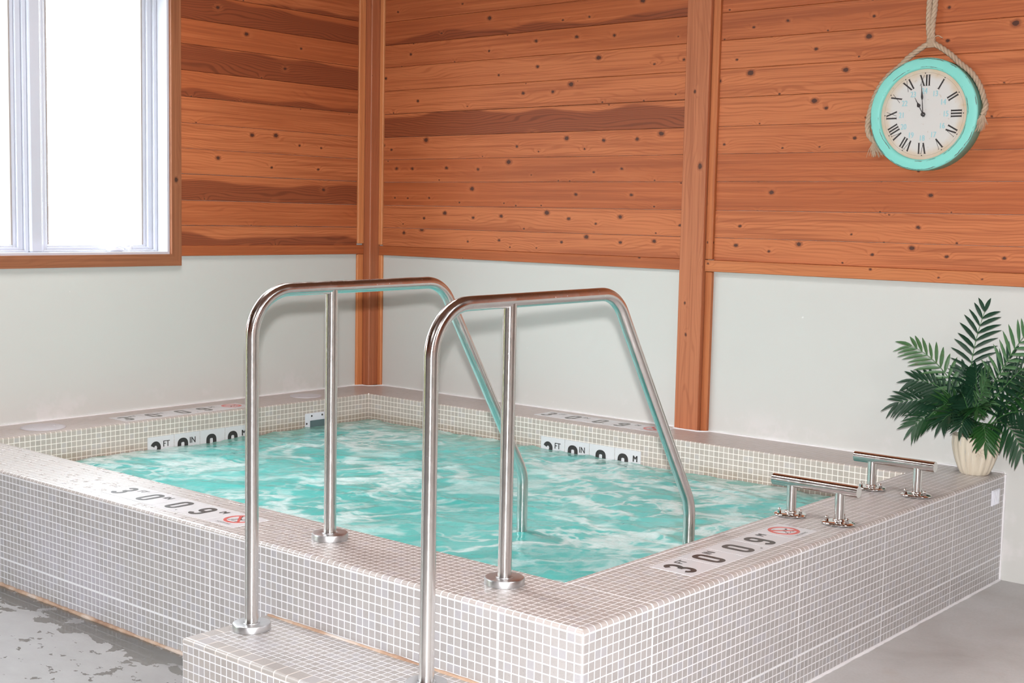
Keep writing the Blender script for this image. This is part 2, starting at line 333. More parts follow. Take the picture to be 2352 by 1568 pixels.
# ------------------------------------------------------------------ mesh helper
class MB:
    def __init__(s): s.v = []; s.f = []; s.uv = []; s.mi = []; s.sm = []; s.bd = []; s.has_uv = False; s.has_bd = False
    def face(s, pts, uv=None, mi=0, smooth=False, bd=None):
        b = len(s.v); s.v += [tuple(p) for p in pts]; s.f.append(tuple(range(b, b + len(pts))))
        s.uv.append(uv); s.mi.append(mi); s.sm.append(smooth); s.bd.append(bd)
        if uv: s.has_uv = True
        if bd: s.has_bd = True
    def raw(s, vs, fs, smooth=False, mi=0, bd=None, uvs=None):
        b = len(s.v); s.v += [tuple(p) for p in vs]
        if uvs: s.has_uv = True
        for qi, f in enumerate(fs):
            s.f.append(tuple(b + i for i in f)); s.uv.append(uvs[qi] if uvs else None); s.mi.append(mi); s.sm.append(smooth); s.bd.append(bd)
        if bd: s.has_bd = True
    def box(s, x0, x1, y0, y1, z0, z1, grain=None, bd=None, mi=0, off=0.0, bev=0.0):
        """grain = axis of the wood grain (0,1,2): gives UVs in metres"""
        c = [(x, y, z) for z in (z0, z1) for y in (y0, y1) for x in (x0, x1)]
        if bev: 
            return s.bevbox(x0, x1, y0, y1, z0, z1, bev, grain, bd, mi, off)
        for q in ((0, 2, 3, 1), (4, 5, 7, 6), (0, 1, 5, 4), (2, 6, 7, 3), (0, 4, 6, 2), (1, 3, 7, 5)):
            pts = [c[i] for i in q]; s.face(pts, s.guv(pts, grain, (x0, y0, z0), off), mi, False, bd)
    def guv(s, pts, grain, o, off=0.0):
        if grain is None: return None
        sp = [max(p[i] for p in pts) - min(p[i] for p in pts) for i in range(3)]
        oth = [i for i in range(3) if i != grain]
        ax = oth[0] if sp[oth[0]] >= sp[oth[1]] else oth[1]
        return [(p[grain] + off, p[ax] - o[ax]) for p in pts]
    def bevbox(s, x0, x1, y0, y1, z0, z1, b, grain=None, bd=None, mi=0, off=0.0):
        lo = (x0, y0, z0); hi = (x1, y1, z1); o = lo
        def pt(sg, axis):
            return tuple((hi[i] if sg[i] > 0 else lo[i]) - (0 if i == axis else sg[i] * b) for i in range(3))
        def add(pts):
            c = [sum(p[i] for p in pts) / len(pts) - (lo[i] + hi[i]) / 2 for i in range(3)]
            n = Vector(pts[1]) - Vector(pts[0]); n = n.cross(Vector(pts[2]) - Vector(pts[0]))
            if n.dot(Vector(c)) < 0: pts = pts[::-1]
            s.face(pts, s.guv(pts, grain, o, off), mi, False, bd)
        for a in range(3):
            e, g = [i for i in range(3) if i != a]
            for sa in (-1, 1):
                pts = []
                for se, sg in ((-1, -1), (1, -1), (1, 1), (-1, 1)):
                    q = [0, 0, 0]; q[a] = sa; q[e] = se; q[g] = sg; pts.append(pt(q, a))
                add(pts)
            for se in (-1, 1):
                for sg in (-1, 1):
                    q0 = [0, 0, 0]; q0[a] = -1; q0[e] = se; q0[g] = sg; q1 = list(q0); q1[a] = 1
                    add([pt(q0, e), pt(q1, e), pt(q1, g), pt(q0, g)])
        for sx in (-1, 1):
            for sy in (-1, 1):
                for sz in (-1, 1):
                    add([pt((sx, sy, sz), 0), pt((sx, sy, sz), 1), pt((sx, sy, sz), 2)])
    def tube(s, path, rad, seg=20, caps=True, smooth=True, axial_uv=False):
        n = len(path); path = [Vector(p) for p in path]; uvs = []; ln = [0.0]
        for a_, b_ in zip(path, path[1:]): ln.append(ln[-1] + (b_ - a_).length)
        rads = rad if isinstance(rad, (list, tuple)) else [rad] * n
        tans = []
        for i in range(n):
            a = path[max(i - 1, 0)]; b = path[min(i + 1, n - 1)]; tans.append((b - a).normalized())
        up = Vector((0, 0, 1)) if abs(tans[0].z) < 0.9 else Vector((1, 0, 0))
        nx = tans[0].cross(up).normalized(); vs = []; fs = []
        for i in range(n):
            t = tans[i]; nx = (nx - t * nx.dot(t)).normalized(); ny = t.cross(nx)
            for j in range(seg):
                a = 2 * PI * j / seg; vs.append(path[i] + (nx * math.cos(a) + ny * math.sin(a)) * rads[i])
        for i in range(n - 1):
            for j in range(seg):
                j2 = (j + 1) % seg; fs.append((i * seg + j, i * seg + j2, (i + 1) * seg + j2, (i + 1) * seg + j))
                uvs.append([(ln[i], j / seg), (ln[i], (j + 1) / seg), (ln[i + 1], (j + 1) / seg), (ln[i + 1], j / seg)])
        s.raw(vs, fs, smooth, uvs=uvs if axial_uv else None)
        if caps:
            cu = [(math.cos(2 * PI * j / seg), math.sin(2 * PI * j / seg)) for j in range(seg)]
            s.raw([vs[j] for j in range(seg)], [tuple(range(seg))[::-1]], uvs=[cu[::-1]] if axial_uv else None)
            s.raw([vs[(n - 1) * seg + j] for j in range(seg)], [tuple(range(seg))], uvs=[cu] if axial_uv else None)
    def lathe(s, prof, seg=40, o=(0, 0, 0), axis='z', smooth=True, rfun=None):
        vs = []; fs = []; n = len(prof)
        for i, (r, h) in enumerate(prof):
            for j in range(seg):
                a = 2 * PI * j / seg; q = r * (rfun(a, i) if rfun else 1)
                if axis == 'z': p = (o[0] + q * math.cos(a), o[1] + q * math.sin(a), o[2] + h)
                elif axis == 'y': p = (o[0] + q * math.cos(a), o[1] + h, o[2] + q * math.sin(a))
                else: p = (o[0] + h, o[1] + q * math.cos(a), o[2] + q * math.sin(a))
                vs.append(p)
        flip = axis == 'y'
        for i in range(n - 1):
            for j in range(seg):
                j2 = (j + 1) % seg; q = (i * seg + j, i * seg + j2, (i + 1) * seg + j2, (i + 1) * seg + j)
                fs.append(q[::-1] if flip else q)
        s.raw(vs, fs, smooth)
        if prof[0][0] > 1e-4: s.raw([vs[j] for j in range(seg)], [tuple(range(seg))[::1 if flip else -1]])
        if prof[-1][0] > 1e-4: s.raw([vs[(n - 1) * seg + j] for j in range(seg)], [tuple(range(seg))[::-1 if flip else 1]])
    def build(s, name, mats, parent=None, origin=None):
        me = bpy.data.meshes.new(name)
        v = s.v
        if origin is not None: v = [(p[0] - origin[0], p[1] - origin[1], p[2] - origin[2]) for p in v]
        me.from_pydata(v, [], s.f)
        for m in (mats if isinstance(mats, (list, tuple)) else [mats]): me.materials.append(m)
        me.polygons.foreach_set('material_index', s.mi); me.polygons.foreach_set('use_smooth', s.sm)
        if s.has_uv:
            l = me.uv_layers.new(name='UVMap'); i = 0
            for f, uv in zip(s.f, s.uv):
                for j in range(len(f)):
                    l.data[i].uv = uv[j] if uv else (0, 0); i += 1
        if s.has_bd:
            l = me.color_attributes.new('bd', 'FLOAT_COLOR', 'CORNER'); i = 0
            for f, bd in zip(s.f, s.bd):
                for j in range(len(f)):
                    l.data[i].color = (*(bd or (0.5, 0, 0)), 1); i += 1
        me.update()
        ob = bpy.data.objects.new(name, me); COL.objects.link(ob)
        if origin is not None: ob.location = origin
        if parent is not None:
            ob.parent = parent
            w = Vector((0, 0, 0)); q = parent
            while q is not None: w += q.location; q = q.parent
            ob.location = (Vector(origin) if origin is not None else Vector((0, 0, 0))) - w
        return ob

def tag(o, label=None, cat=None, group=None, kind=None):
    if label: o['label'] = label
    if cat: o['category'] = cat
    if group: o['group'] = group
    if kind: o['kind'] = kind
    return o
def empty(name, loc, label, cat, group=None):
    o = bpy.data.objects.new(name, None); COL.objects.link(o); o.location = loc; o.empty_display_size = 0.1
    return tag(o, label, cat, group)
def struct(o, label=None): o['kind'] = 'structure'; 
def copy_tree(o, parent=None):
    c = o.copy(); COL.objects.link(c); c.parent = parent
    for ch in list(o.children): copy_tree(ch, c)
    return c

# flat print: strokes and text as thin raised ink in a frame (origin, right, up, normal)
class Frame:
    def __init__(s, o, ex, ey): s.o = Vector(o); s.ex = Vector(ex); s.ey = Vector(ey); s.n = s.ex.cross(s.ey)
    def p(s, x, y, h=0.0): return s.o + s.ex * x + s.ey * y + s.n * h
def ribbon(mb, fr, pts, w, h=0.0006, closed=False, mi=0):
    """stroke of width w (number, or list per point) along 2-D points"""
    n = len(pts); L = []; Rr = []
    ws = w if isinstance(w, (list, tuple)) else [w] * n
    for i in range(n):
        a = pts[(i - 1) % n] if (closed or i > 0) else pts[0]
        b = pts[(i + 1) % n] if (closed or i < n - 1) else pts[-1]
        t = Vector((b[0] - a[0], b[1] - a[1])).normalized(); m = Vector((-t.y, t.x))
        L.append((pts[i][0] + m.x * ws[i] / 2, pts[i][1] + m.y * ws[i] / 2)); Rr.append((pts[i][0] - m.x * ws[i] / 2, pts[i][1] - m.y * ws[i] / 2))
    for i in range(n if closed else n - 1):
        j = (i + 1) % n
        q = [Rr[i], Rr[j], L[j], L[i]]
        mb.face([fr.p(*c, h) for c in q], mi=mi)
        mb.face([fr.p(*Rr[i], 0), fr.p(*Rr[j], 0), fr.p(*Rr[j], h), fr.p(*Rr[i], h)], mi=mi)
        mb.face([fr.p(*L[j], 0), fr.p(*L[i], 0), fr.p(*L[i], h), fr.p(*L[j], h)], mi=mi)
def arc(cx, cy, rx, ry, a0, a1, n=12):
    return [(cx + rx * math.cos(R(a0 + (a1 - a0) * i / n)), cy + ry * math.sin(R(a0 + (a1 - a0) * i / n))) for i in range(n + 1)]
def sarc(cx, cy, rx, ry, a0, a1, n=12, e=0.80):
    f = lambda t: math.copysign(abs(t) ** e, t)
    return [(cx + rx * f(math.cos(R(a0 + (a1 - a0) * i / n))), cy + ry * f(math.sin(R(a0 + (a1 - a0) * i / n)))) for i in range(n + 1)]
_tc = {}
def text_geo(body):
    if body not in _tc:
        cu = bpy.data.curves.new('lettering', 'FONT'); cu.body = body; cu.size = 1.0; cu.align_x = 'CENTER'; cu.align_y = 'CENTER'; cu.resolution_u = 3
        ob = bpy.data.objects.new('lettering', cu); COL.objects.link(ob)
        bpy.context.view_layer.update()
        me = bpy.data.meshes.new_from_object(ob.evaluated_get(bpy.context.evaluated_depsgraph_get()))
        v = np.array([q.co[:2] for q in me.vertices]); f = [tuple(p.vertices) for p in me.polygons]
        lo = v.min(0); hi = v.max(0); v = (v - (lo + hi) / 2) / (hi[1] - lo[1])
        _tc[body] = (v, f)
        bpy.data.objects.remove(ob); bpy.data.curves.remove(cu); bpy.data.meshes.remove(me)
    return _tc[body]
def text(mb, fr, body, cx, cy, hgt, sx=1.0, h=0.0006, bold=0.0):
    v, f = text_geo(body)
    offs = [(0, 0)] if not bold else [(0, 0), (bold, 0), (-bold, 0)]
    for k_, (dx, dy) in enumerate(offs):
        vs = [fr.p(cx + q[0] * hgt * sx + dx, cy + q[1] * hgt + dy, h + 0.00004 * k_) for q in v]
        fs = []
        for q in f:
            a, b, c = (vs[i] for i in q[:3]); nn = (b - a).cross(c - a)
            fs.append(q if nn.dot(fr.n) > 0 else q[::-1])
        mb.raw(vs, fs)

# ------------------------------------------------------------------ camera
CW = (5.5817851546, -5.3099411386, 1.4366009021)
RM = [[0.7614332163724146, -0.077062511053788, 0.643646507327465], [0.6479174931863064, 0.05899379331949132, -0.7594225795780303], [0.020551861909139237, 0.9952794088796683, 0.09484998277388208]]
FPX = 3016.0878846
cam = bpy.data.cameras.new('camera'); cam.sensor_width = 36; cam.sensor_fit = 'HORIZONTAL'; cam.lens = FPX / 2352 * 36
cam.clip_start = 0.05; cam.clip_end = 300
co = bpy.data.objects.new('camera', cam); COL.objects.link(co)
m = Matrix(RM).to_4x4(); m.translation = Vector(CW); co.matrix_world = m
S.camera = co

# ------------------------------------------------------------------ room shell
# floor: L-shaped slab round the tub
mb = MB()
for x0, x1, y0, y1 in ((-0.2, RX, RY, -D), (W, RX, -D, 0.2)):
    mb.box(x0, x1, y0, y1, -0.15, 0.0)
struct(mb.build('floor', M['concrete']))

WY1, WY0 = -1.397, -2.86           # window opening
WZ0, WZ1 = 1.213, 2.62
DY1, DY0, DZ1 = -4.30, -6.10, 2.10   # opening of the added patio door (outside the frame, towards the camera's left)
def wall_pieces(holes, lo, hi, z0, z1):
    """rectangles of a wall (along one axis) minus holes (a0,a1,zb,zt)"""
    cuts = sorted(set([lo, hi] + [c for h in holes for c in h[:2]])); out = []
    for a, b in zip(cuts, cuts[1:]):
        zs = [(z0, z1)]
        for h in holes:
            if h[0] <= a + 1e-6 and h[1] >= b - 1e-6:
                n = []
                for p0, p1 in zs:
                    if h[2] > p0: n.append((p0, min(p1, h[2])))
                    if h[3] < p1: n.append((max(p0, h[3]), p1))
                zs = [q for q in n if q[1] - q[0] > 1e-4]
        out += [(a, b, p0, p1) for p0, p1 in zs]
    return out
holesL = [(WY0, WY1, WZ0, WZ1), (DY0, DY1, 0.0, DZ1)]
mb = MB()
for a, b, p0, p1 in wall_pieces(holesL, RY, 0.2, -0.15, CEIL + 0.1): mb.box(-0.2, 0, a, b, p0, p1)
wl = mb.build('wall_left', M['plaster']); struct(wl)
mb = MB(); mb.box(0.0, RX + 0.2, 0.0, 0.2, -0.15, CEIL + 0.1); wb = mb.build('wall_back', M['plaster']); struct(wb)
mb = MB(); mb.box(RX, RX + 0.2, RY - 0.2, 0.0, -0.15, CEIL + 0.1); wr = mb.build('wall_right', M['plaster']); struct(wr)
mb = MB(); mb.box(-0.2, RX, RY - 0.2, RY, -0.15, CEIL + 0.1); wf = mb.build('wall_front', M['plaster']); struct(wf)

# cedar boards above the wood rail
BZ = [TZ1, 1.357, 1.484, 1.616, 1.743, 1.869, 2.0, 2.130, 2.260, 2.385, 2.514, 2.645, 2.775, 2.905, CEIL]
heartL = {0: 0.45, 2: 0.62, 6: 0.22, 7: 0.85, 9: 0.8, 10: 0.15, 12: 0.6}
heartB = {5: 0.80, 9: 0.30}
knotB = {0: 0.9, 1: 0.8, 2: 0.9, 3: 0.95, 4: 0.9, 5: 0.12, 6: 0.9, 7: 0.7, 8: 0.75, 9: 0.5, 10: 0.6}
def boards(name, wall, axis, lo, hi, face, out, holes, hearts, knots, mat, z_from=TZ1):
    """axis = axis the boards run along; face = wall plane coordinate; out = +1/-1 direction into the room"""
    mb = MB(); rg = random.Random(name)
    for i, (z0, z1) in enumerate(zip(BZ, BZ[1:])):
        if z1 <= z_from: continue
        rn = rg.random(); off = rg.random() * 9
        for a, b, p0, p1 in wall_pieces(holes, lo, hi, z0, z1):
            f0, f1 = sorted((face, face + out * (0.014 + 0.002 * rg.random())))
            bd = (rn, hearts.get(i, 0.0), knots.get(i, 0.35))
            if axis == 1: mb.box(f0, f1, a, b, p0 + 0.0006, p1 - 0.0006, grain=1, bd=bd, off=off, bev=0.0022)
            else: mb.box(a, b, f0, f1, p0 + 0.0006, p1 - 0.0006, grain=0, bd=bd, off=off, bev=0.0022)
    o = mb.build(name, mat, wall); o['label'] = 'horizontal knotty cedar boards'; return o
CO = 0.058        # casing width
boards('cedar_panelling', wl, 1, RY, -0.135, 0.0, 1, [(WY0 - CO, WY1 + CO, WZ0 - CO, WZ1 + CO), (DY0 - CO, DY1 + CO, 0, DZ1 + CO)], heartL, {i: 0.35 for i in range(16)}, M['cedar'])
boards('cedar_panelling', wb, 0, 0.103, 2.14, 0.0, -1, [], heartB, knotB, M['cedar'])
boards('cedar_panelling', wb, 0, 2.3185, RX, 0.0, -1, [], {}, {i: (0.95, 0.7, 0.85, 0.3, 0.5, 0.8, 0.6)[i % 7] for i in range(16)}, M['cedar'])
boards('cedar_panelling', wr, 1, RY, 0.0, RX, -1, [], heartB, knotB, M['cedar'])
boards('cedar_panelling', wf, 0, 0.0, RX, RY, 1, [], heartB, knotB, M['cedar'])
# ceiling boards
mb = MB(); rg = random.Random(5); y = RY - 0.2
while y < 0.2:
    mb.box(-0.2, RX + 0.2, y, min(y + 0.14, 0.2) - 0.002, CEIL, CEIL + 0.02, grain=0, bd=(rg.random(), 0.5 * (rg.random() < 0.3), 0.5), off=rg.random() * 9); y += 0.14
mb.box(-0.2, RX + 0.2, RY - 0.2, 0.2, CEIL + 0.021, CEIL + 0.1, grain=0, bd=(0.5, 0, 0))
struct(mb.build('ceiling', M['dark_cedar']))

# wood rails under the boards, posts and battens  (trim)
def trim(n, mb, mat): o = mb.build('trim_%d' % n, mat); struct(o); return o
mb = MB(); mb.box(0, 0.020, WY1 + CO, -0.085, TZ0 + 0.004, TZ1 + 0.003, grain=1, bd=(0.2, 0, 0.3), bev=0.002); trim(1, mb, M['trimwood'])
mb = MB(); mb.box(0.078, 2.16, -0.020, 0, TZ0, TZ1, grain=0, bd=(0.35, 0, 0.25), bev=0.002); trim(2, mb, M['trimwood'])
mb = MB(); mb.box(2.283, RX, -0.034, 0, TZ0, TZ1, grain=0, bd=(0.8, 0, 0.5), bev=0.002); trim(3, mb, M['trim_light'])
mb = MB(); mb.box(0, 0.020, DY1 + CO, WY0 - CO, TZ0, TZ1, grain=1, bd=(0.5, 0, 0.3), bev=0.002); trim(4, mb, M['trimwood'])
# corner post: square timber with a lighter batten on each wall
mb = MB(); mb.box(0.0, 0.070, -0.085, 0.0, H, CEIL, grain=2, bd=(0.31, 0, 0.2), bev=0.004)
post = trim(5, mb, M['timber'])
mb = MB(); mb.box(0.0, 0.022, -0.134, -0.086, TZ1 + 0.012, CEIL, grain=2, bd=(0.6, 0, 0.2), bev=0.003); mb.box(0.0, 0.018, -0.130, -0.086, H, TZ0 + 0.003, grain=2, bd=(0.1, 0, 0.1), bev=0.003)
b = mb.build('batten', M['batten'], post)
mb = MB(); mb.box(0.071, 0.100, -0.022, 0.0, TZ1 + 0.006, CEIL, grain=2, bd=(0.7, 0, 0.3), bev=0.003); mb.box(0.071, 0.098, -0.018, 0.0, H, TZ0, grain=2, bd=(0.9, 0, 0.1), bev=0.003)
b = mb.build('batten', M['batten'], post)
# second post on the clock wall
mb = MB(); mb.box(2.152, 2.280, -0.050, 0.0, H, CEIL, grain=2, bd=(0.77, 0, 0.45), bev=0.003)
post2 = trim(6, mb, M['timber'])
mb = MB(); mb.box(2.281, 2.318, -0.030, 0.0, TZ1 + 0.003, CEIL, grain=2, bd=(0.15, 0, 0.5), bev=0.003); mb.box(2.281, 2.316, -0.024, 0.0, H, TZ0 - 0.002, grain=2, bd=(0.4, 0, 0.2), bev=0.003)
mb.build('batten', M['trim_light'], post2)

# ------------------------------------------------------------------ window
def window():
    root = bpy.data.objects.new('window_1', None); COL.objects.link(root); root.location = (0, (WY0 + WY1) / 2, WZ0); struct(root)
    # casing (mitred look: four boards)
    a, b, z0, z1 = WY0, WY1, WZ0, WZ1; t = 0.024
    mb = MB()
    def mitre(p):   # p: four (y,z) corners, inner pair first
        fr = [(t, *q) for q in p]; bk = [(0.0, *q) for q in p]
        gr = 0 if abs(p[1][0] - p[0][0]) > abs(p[1][1] - p[0][1]) else 1
        def uvs(pts): return [((q[1], q[2] - pts[0][2]) if gr == 0 else (q[2], q[1] - pts[0][1])) for q in pts]
        quads = [fr] + [[fr[i], bk[i], bk[(i + 1) % 4], fr[(i + 1) % 4]] for i in range(4)]
        for q in quads: mb.face(q, uvs(q), bd=(rgw.random(), 0, 0.2))
    rgw = random.Random(3)
    i_ = [(a, z0), (b, z0), (b, z1), (a, z1)]; o_ = [(a - CO, z0 - CO), (b + CO, z0 - CO), (b + CO, z1 + CO), (a - CO, z1 + CO)]
    for k_ in range(4):
        j = (k_ + 1) % 4; mitre([i_[k_], i_[j], o_[j], o_[k_]][::-1])
    c = mb.build('casing', M['casing'], root); c['label'] = 'brown wooden casing board'
    # white jamb lining
    mb = MB(); j = 0.012
    mb.box(-0.2, 0.004, a, b, z0 - 0.0005, z0 + j); mb.box(-0.2, 0.004, a, b, z1 - j, z1)
    mb.box(-0.2, 0.004, a, a + j, z0 + j, z1 - j); mb.box(-0.2, 0.004, b - j, b, z0 + j, z1 - j)
    mb.build('jamb', M['vinyl'], root)
    my = -2.082
    mb = MB(); mb.box(-0.17, -0.055, my - 0.028, my + 0.028, z0 + j, z1 - j, bev=0.004)
    mb.build('mullion', M['vinyl'], root)
    for (l, r) in ((a + j, my - 0.028), (my + 0.028, b - j)):
        mb = MB(); x0, x1 = -0.165, -0.080; w = 0.034
        # outer frame then stepped sash
        for (w0, w1, xa, xb) in ((0.0, 0.018, x0, x1), (0.018, 0.044, x0, x1 - 0.018), (0.044, 0.060, x0, x1 - 0.034)):
            mb.box(xa, xb, l + w0, l + w1, z0 + j + w0 * 0.45, z1 - j - w0, bev=0.002); mb.box(xa, xb, r - w1, r - w0, z0 + j + w0 * 0.45, z1 - j - w0, bev=0.002)
            mb.box(xa, xb, l + w1, r - w1, z0 + j + w0 * 0.45, z0 + j + w1 * 0.5, bev=0.002); mb.box(xa, xb, l + w1, r - w1, z1 - j - w1, z1 - j - w0, bev=0.002)
        s_ = mb.build('sash', M['vinyl'], root)
        mb = MB(); q = 0.0605
        for (yy0, yy1) in ((l + q, l + q + 0.007), (r - q - 0.007, r - q)): mb.box(-0.155, -0.1165, yy0, yy1, z0 + 0.045, z1 - 0.075)
        mb.build('gasket', M['gasket_grey'], s_)
        mb = MB(); mb.box(-0.146, -0.140, l + 0.058, r - 0.058, z0 + 0.038, z1 - 0.068)
        mb.build('glass_pane', M['glass'], s_)
    # crank handle
    mb = MB()
    cy = -1.66; zz = z0 + j
    mb.bevbox(-0.080, -0.040, cy - 0.050, cy + 0.035, zz, zz + 0.026, 0.008)
    c = mb.build('crank_handle', M['white_plastic'], root)
    mb = MB()
    mb.tube([(-0.052, cy - 0.02, zz + 0.022), (-0.035, cy + 0.0, zz + 0.031), (-0.024, cy + 0.025, zz + 0.022), (-0.02, cy + 0.043, zz + 0.013)], [0.009, 0.0075, 0.006, 0.006], 12)
    mb.tube([(-0.02, cy + 0.043, zz + 0.006), (-0.012, cy + 0.047, zz + 0.018), (-0.004, cy + 0.052, zz + 0.030)], [0.007, 0.0085, 0.007], 12)
    mb.build('crank_arm', M['white_plastic'], c)
window()
def unseen_patio_door():  # unseen glazed door, added for daylight and green reflections in the rails
    root = bpy.data.objects.new('unseen_door_1', None); COL.objects.link(root); root.location = (0, (DY0 + DY1) / 2, 0); struct(root)
    mb = MB()
    for q in ((DY0 - CO, DY0, 0, DZ1 + CO), (DY1, DY1 + CO, 0, DZ1 + CO), (DY0, DY1, DZ1, DZ1 + CO)):
        mb.box(0, 0.022, *q, grain=2 if q[3] > DZ1 and q[2] == 0 else 1, bd=(0.4, 0, 0.2))
    mb.build('casing', M['casing'], root)
    mid = (DY0 + DY1) / 2
    for l, r, x in ((DY0, mid + 0.04, -0.10), (mid - 0.04, DY1, -0.15)):
        mb = MB()
        mb.box(x - 0.02, x + 0.02, l, l + 0.09, 0.0, DZ1); mb.box(x - 0.02, x + 0.02, r - 0.09, r, 0.0, DZ1)
        mb.box(x - 0.02, x + 0.02, l + 0.09, r - 0.09, 0.0, 0.12); mb.box(x - 0.02, x + 0.02, l + 0.09, r - 0.09, DZ1 - 0.09, DZ1)
        s_ = mb.build('sash', M['vinyl'], root)
        mb = MB(); mb.box(x - 0.004, x + 0.004, l + 0.088, r - 0.088, 0.118, DZ1 - 0.088); mb.build('glass_pane', M['glass'], s_)
unseen_patio_door()
mb = MB(); mb.face([(-24, -40, -0.25), (-0.2, -40, -0.25), (-0.2, 12, -0.25), (-24, 12, -0.25)])
mb.face([(-8.0, -14, 3.4), (-2.6, -14, -0.26), (-2.6, -3.4, -0.26), (-8.0, -2.6, 3.4)]); mb.face([(-9.5, -14, -0.26), (-8.0, -14, 3.4), (-8.0, -2.6, 3.4), (-9.5, -2.6, -0.26)])   # unseen grassy bank, added to screen the door's sky and reflect green
lawn = mb.build('lawn', M['grass']); lawn['kind'] = 'structure'

# ------------------------------------------------------------------ tub
GAP = 0.0015
tub = empty('hot_tub', (W / 2, -D / 2, 0), 'raised square hot tub clad in small beige mosaic tiles', 'hot tub')
def rounded_ring(prof, x0, x1, y0, y1, sides, uvs, mat_of, mb):
    pass
# outer faces + bullnose + deck, strip by strip, mitred at the near corner
rb = 0.011
arcp = [(rb - rb * math.cos(R(90 * i / 5)), rb * math.sin(R(90 * i / 5))) for i in range(6)]   # (inset, rise) from the joint to the top
zt0 = H - rb
# long right-hand face (x = W)
mb = MB()
def U(x, y): return (y + D) / P
def Vx(x): return (W - x) / P
cr = 0.008     # rounded near corner
ca = [(W - cr + cr * math.sin(R(90 - 90 * i / 6)), -D + cr - cr * math.cos(R(90 - 90 * i / 6))) for i in range(7)]  # from right face to front face
mb.face([(W, -D + cr, 0), (W, -GAP, 0), (W, -GAP, zt0), (W, -D + cr, zt0)], [((cr) / P, (JZ) / P), (D / P, JZ / P), (D / P, (JZ - zt0) / P), (cr / P, (JZ - zt0) / P)])
for i in range(3):
    (xa, ya), (xb, yb) = ca[i], ca[i + 1]; ua, ub = cr / P * (1 - i / 3), cr / P * (1 - (i + 1) / 3)
    mb.face([(xb, yb, 0), (xa, ya, 0), (xa, ya, zt0), (xb, yb, zt0)], [(ub + .02, JZ / P), (ua + .02, JZ / P), (ua + .02, (JZ - zt0) / P), (ub + .02, (JZ - zt0) / P)], smooth=True)
mb.build('outer_wall', M['tile_right'], tub)
mb = MB()
mb.face([(GAP, -D, 0), (W - cr, -D, 0), (W - cr, -D, zt0), (GAP, -D, zt0)], [(W / P, JZ / P), (cr / P, JZ / P), (cr / P, (JZ - zt0) / P), (W / P, (JZ - zt0) / P)])
for i in range(3, 6):
    (xa, ya), (xb, yb) = ca[i], ca[i + 1]; ua, ub = cr / P * (i - 3) / 3, cr / P * (i - 2) / 3
    mb.face([(xb, yb, 0), (xa, ya, 0), (xa, ya, zt0), (xb, yb, zt0)], [(ub + .02, JZ / P), (ua + .02, JZ / P), (ua + .02, (JZ - zt0) / P), (ub + .02, (JZ - zt0) / P)], smooth=True)
mb.build('outer_wall', M['tile_front'], tub)
# deck strips: right (long), front (entry), back, left
inn = 0.006    # small inner-edge round
mb = MB()      # right strip incl. bullnose; runs full length
for i in range(5):
    (a0, h0), (a1, h1) = arcp[i], arcp[i + 1]
    # bullnose along the right edge
    q = [(W - a0, -D + max(a0, 0), zt0 + h0), (W - a0, -GAP, zt0 + h0), (W - a1, -GAP, zt0 + h1), (W - a1, -D + a1, zt0 + h1)]
    mb.face(q, [(U(0, p[1]), 0.5 + 0.02 * i) for p in q], smooth=True)
q = [(W - rb, -D + rb, H), (W - rb, -GAP, H), (BX1 + inn, -GAP, H), (BX1 + inn, BY0 - inn, H)]
mb.face([(W - rb, -D + rb, H), (W - rb, -GAP, H), (BX1 + inn, -GAP, H), (BX1 + inn, -D + (W - BX1 - inn), H)],
        [(U(*p[:2]), Vx(p[0])) for p in [(W - rb, -D + rb), (W - rb, -GAP), (BX1 + inn, -GAP), (BX1 + inn, -D + (W - BX1 - inn))]])
mb.build('deck', M['tile_deckr'], tub)
mb = MB()      # front strip (entry side)
for i in range(5):
    (a0, h0), (a1, h1) = arcp[i], arcp[i + 1]
    q = [(GAP, -D + a0, zt0 + h0), (W - a0, -D + a0, zt0 + h0), (W - a1, -D + a1, zt0 + h1), (GAP, -D + a1, zt0 + h1)]
    mb.face(q, [(Vx(p[0]), 0.5 + 0.02 * i) for p in q], smooth=True)
e = W - BX1 - inn
q = [(GAP, -D + rb), (W - rb, -D + rb), (BX1 + inn, -D + e), (BX1 + inn, BY0 - inn), (GAP, BY0 - inn)]
mb.face([(*p, H) for p in q], [(Vx(p[0]), (p[1] + D) / P) for p in q])
mb.build('deck', M['tile_deckf'], tub)
mb = MB()      # back strip along the clock wall
q = [(BX0 - inn, BY1 + inn), (BX1 + inn, BY1 + inn), (BX1 + inn, -GAP), (BX0 - inn, -GAP)]
mb.face([(*p, H) for p in q], [((p[0] - BX0) / P, (p[1] - BY1) / P) for p in q])
q = [(GAP, BY0 - inn), (BX0 - inn, BY0 - inn), (BX0 - inn, -GAP), (GAP, -GAP)]
mb.face([(*p, H) for p in q], [((BY1 - p[1]) / P, (BX0 - p[0]) / P) for p in q])
mb.build('deck', M['tile_back'], tub)
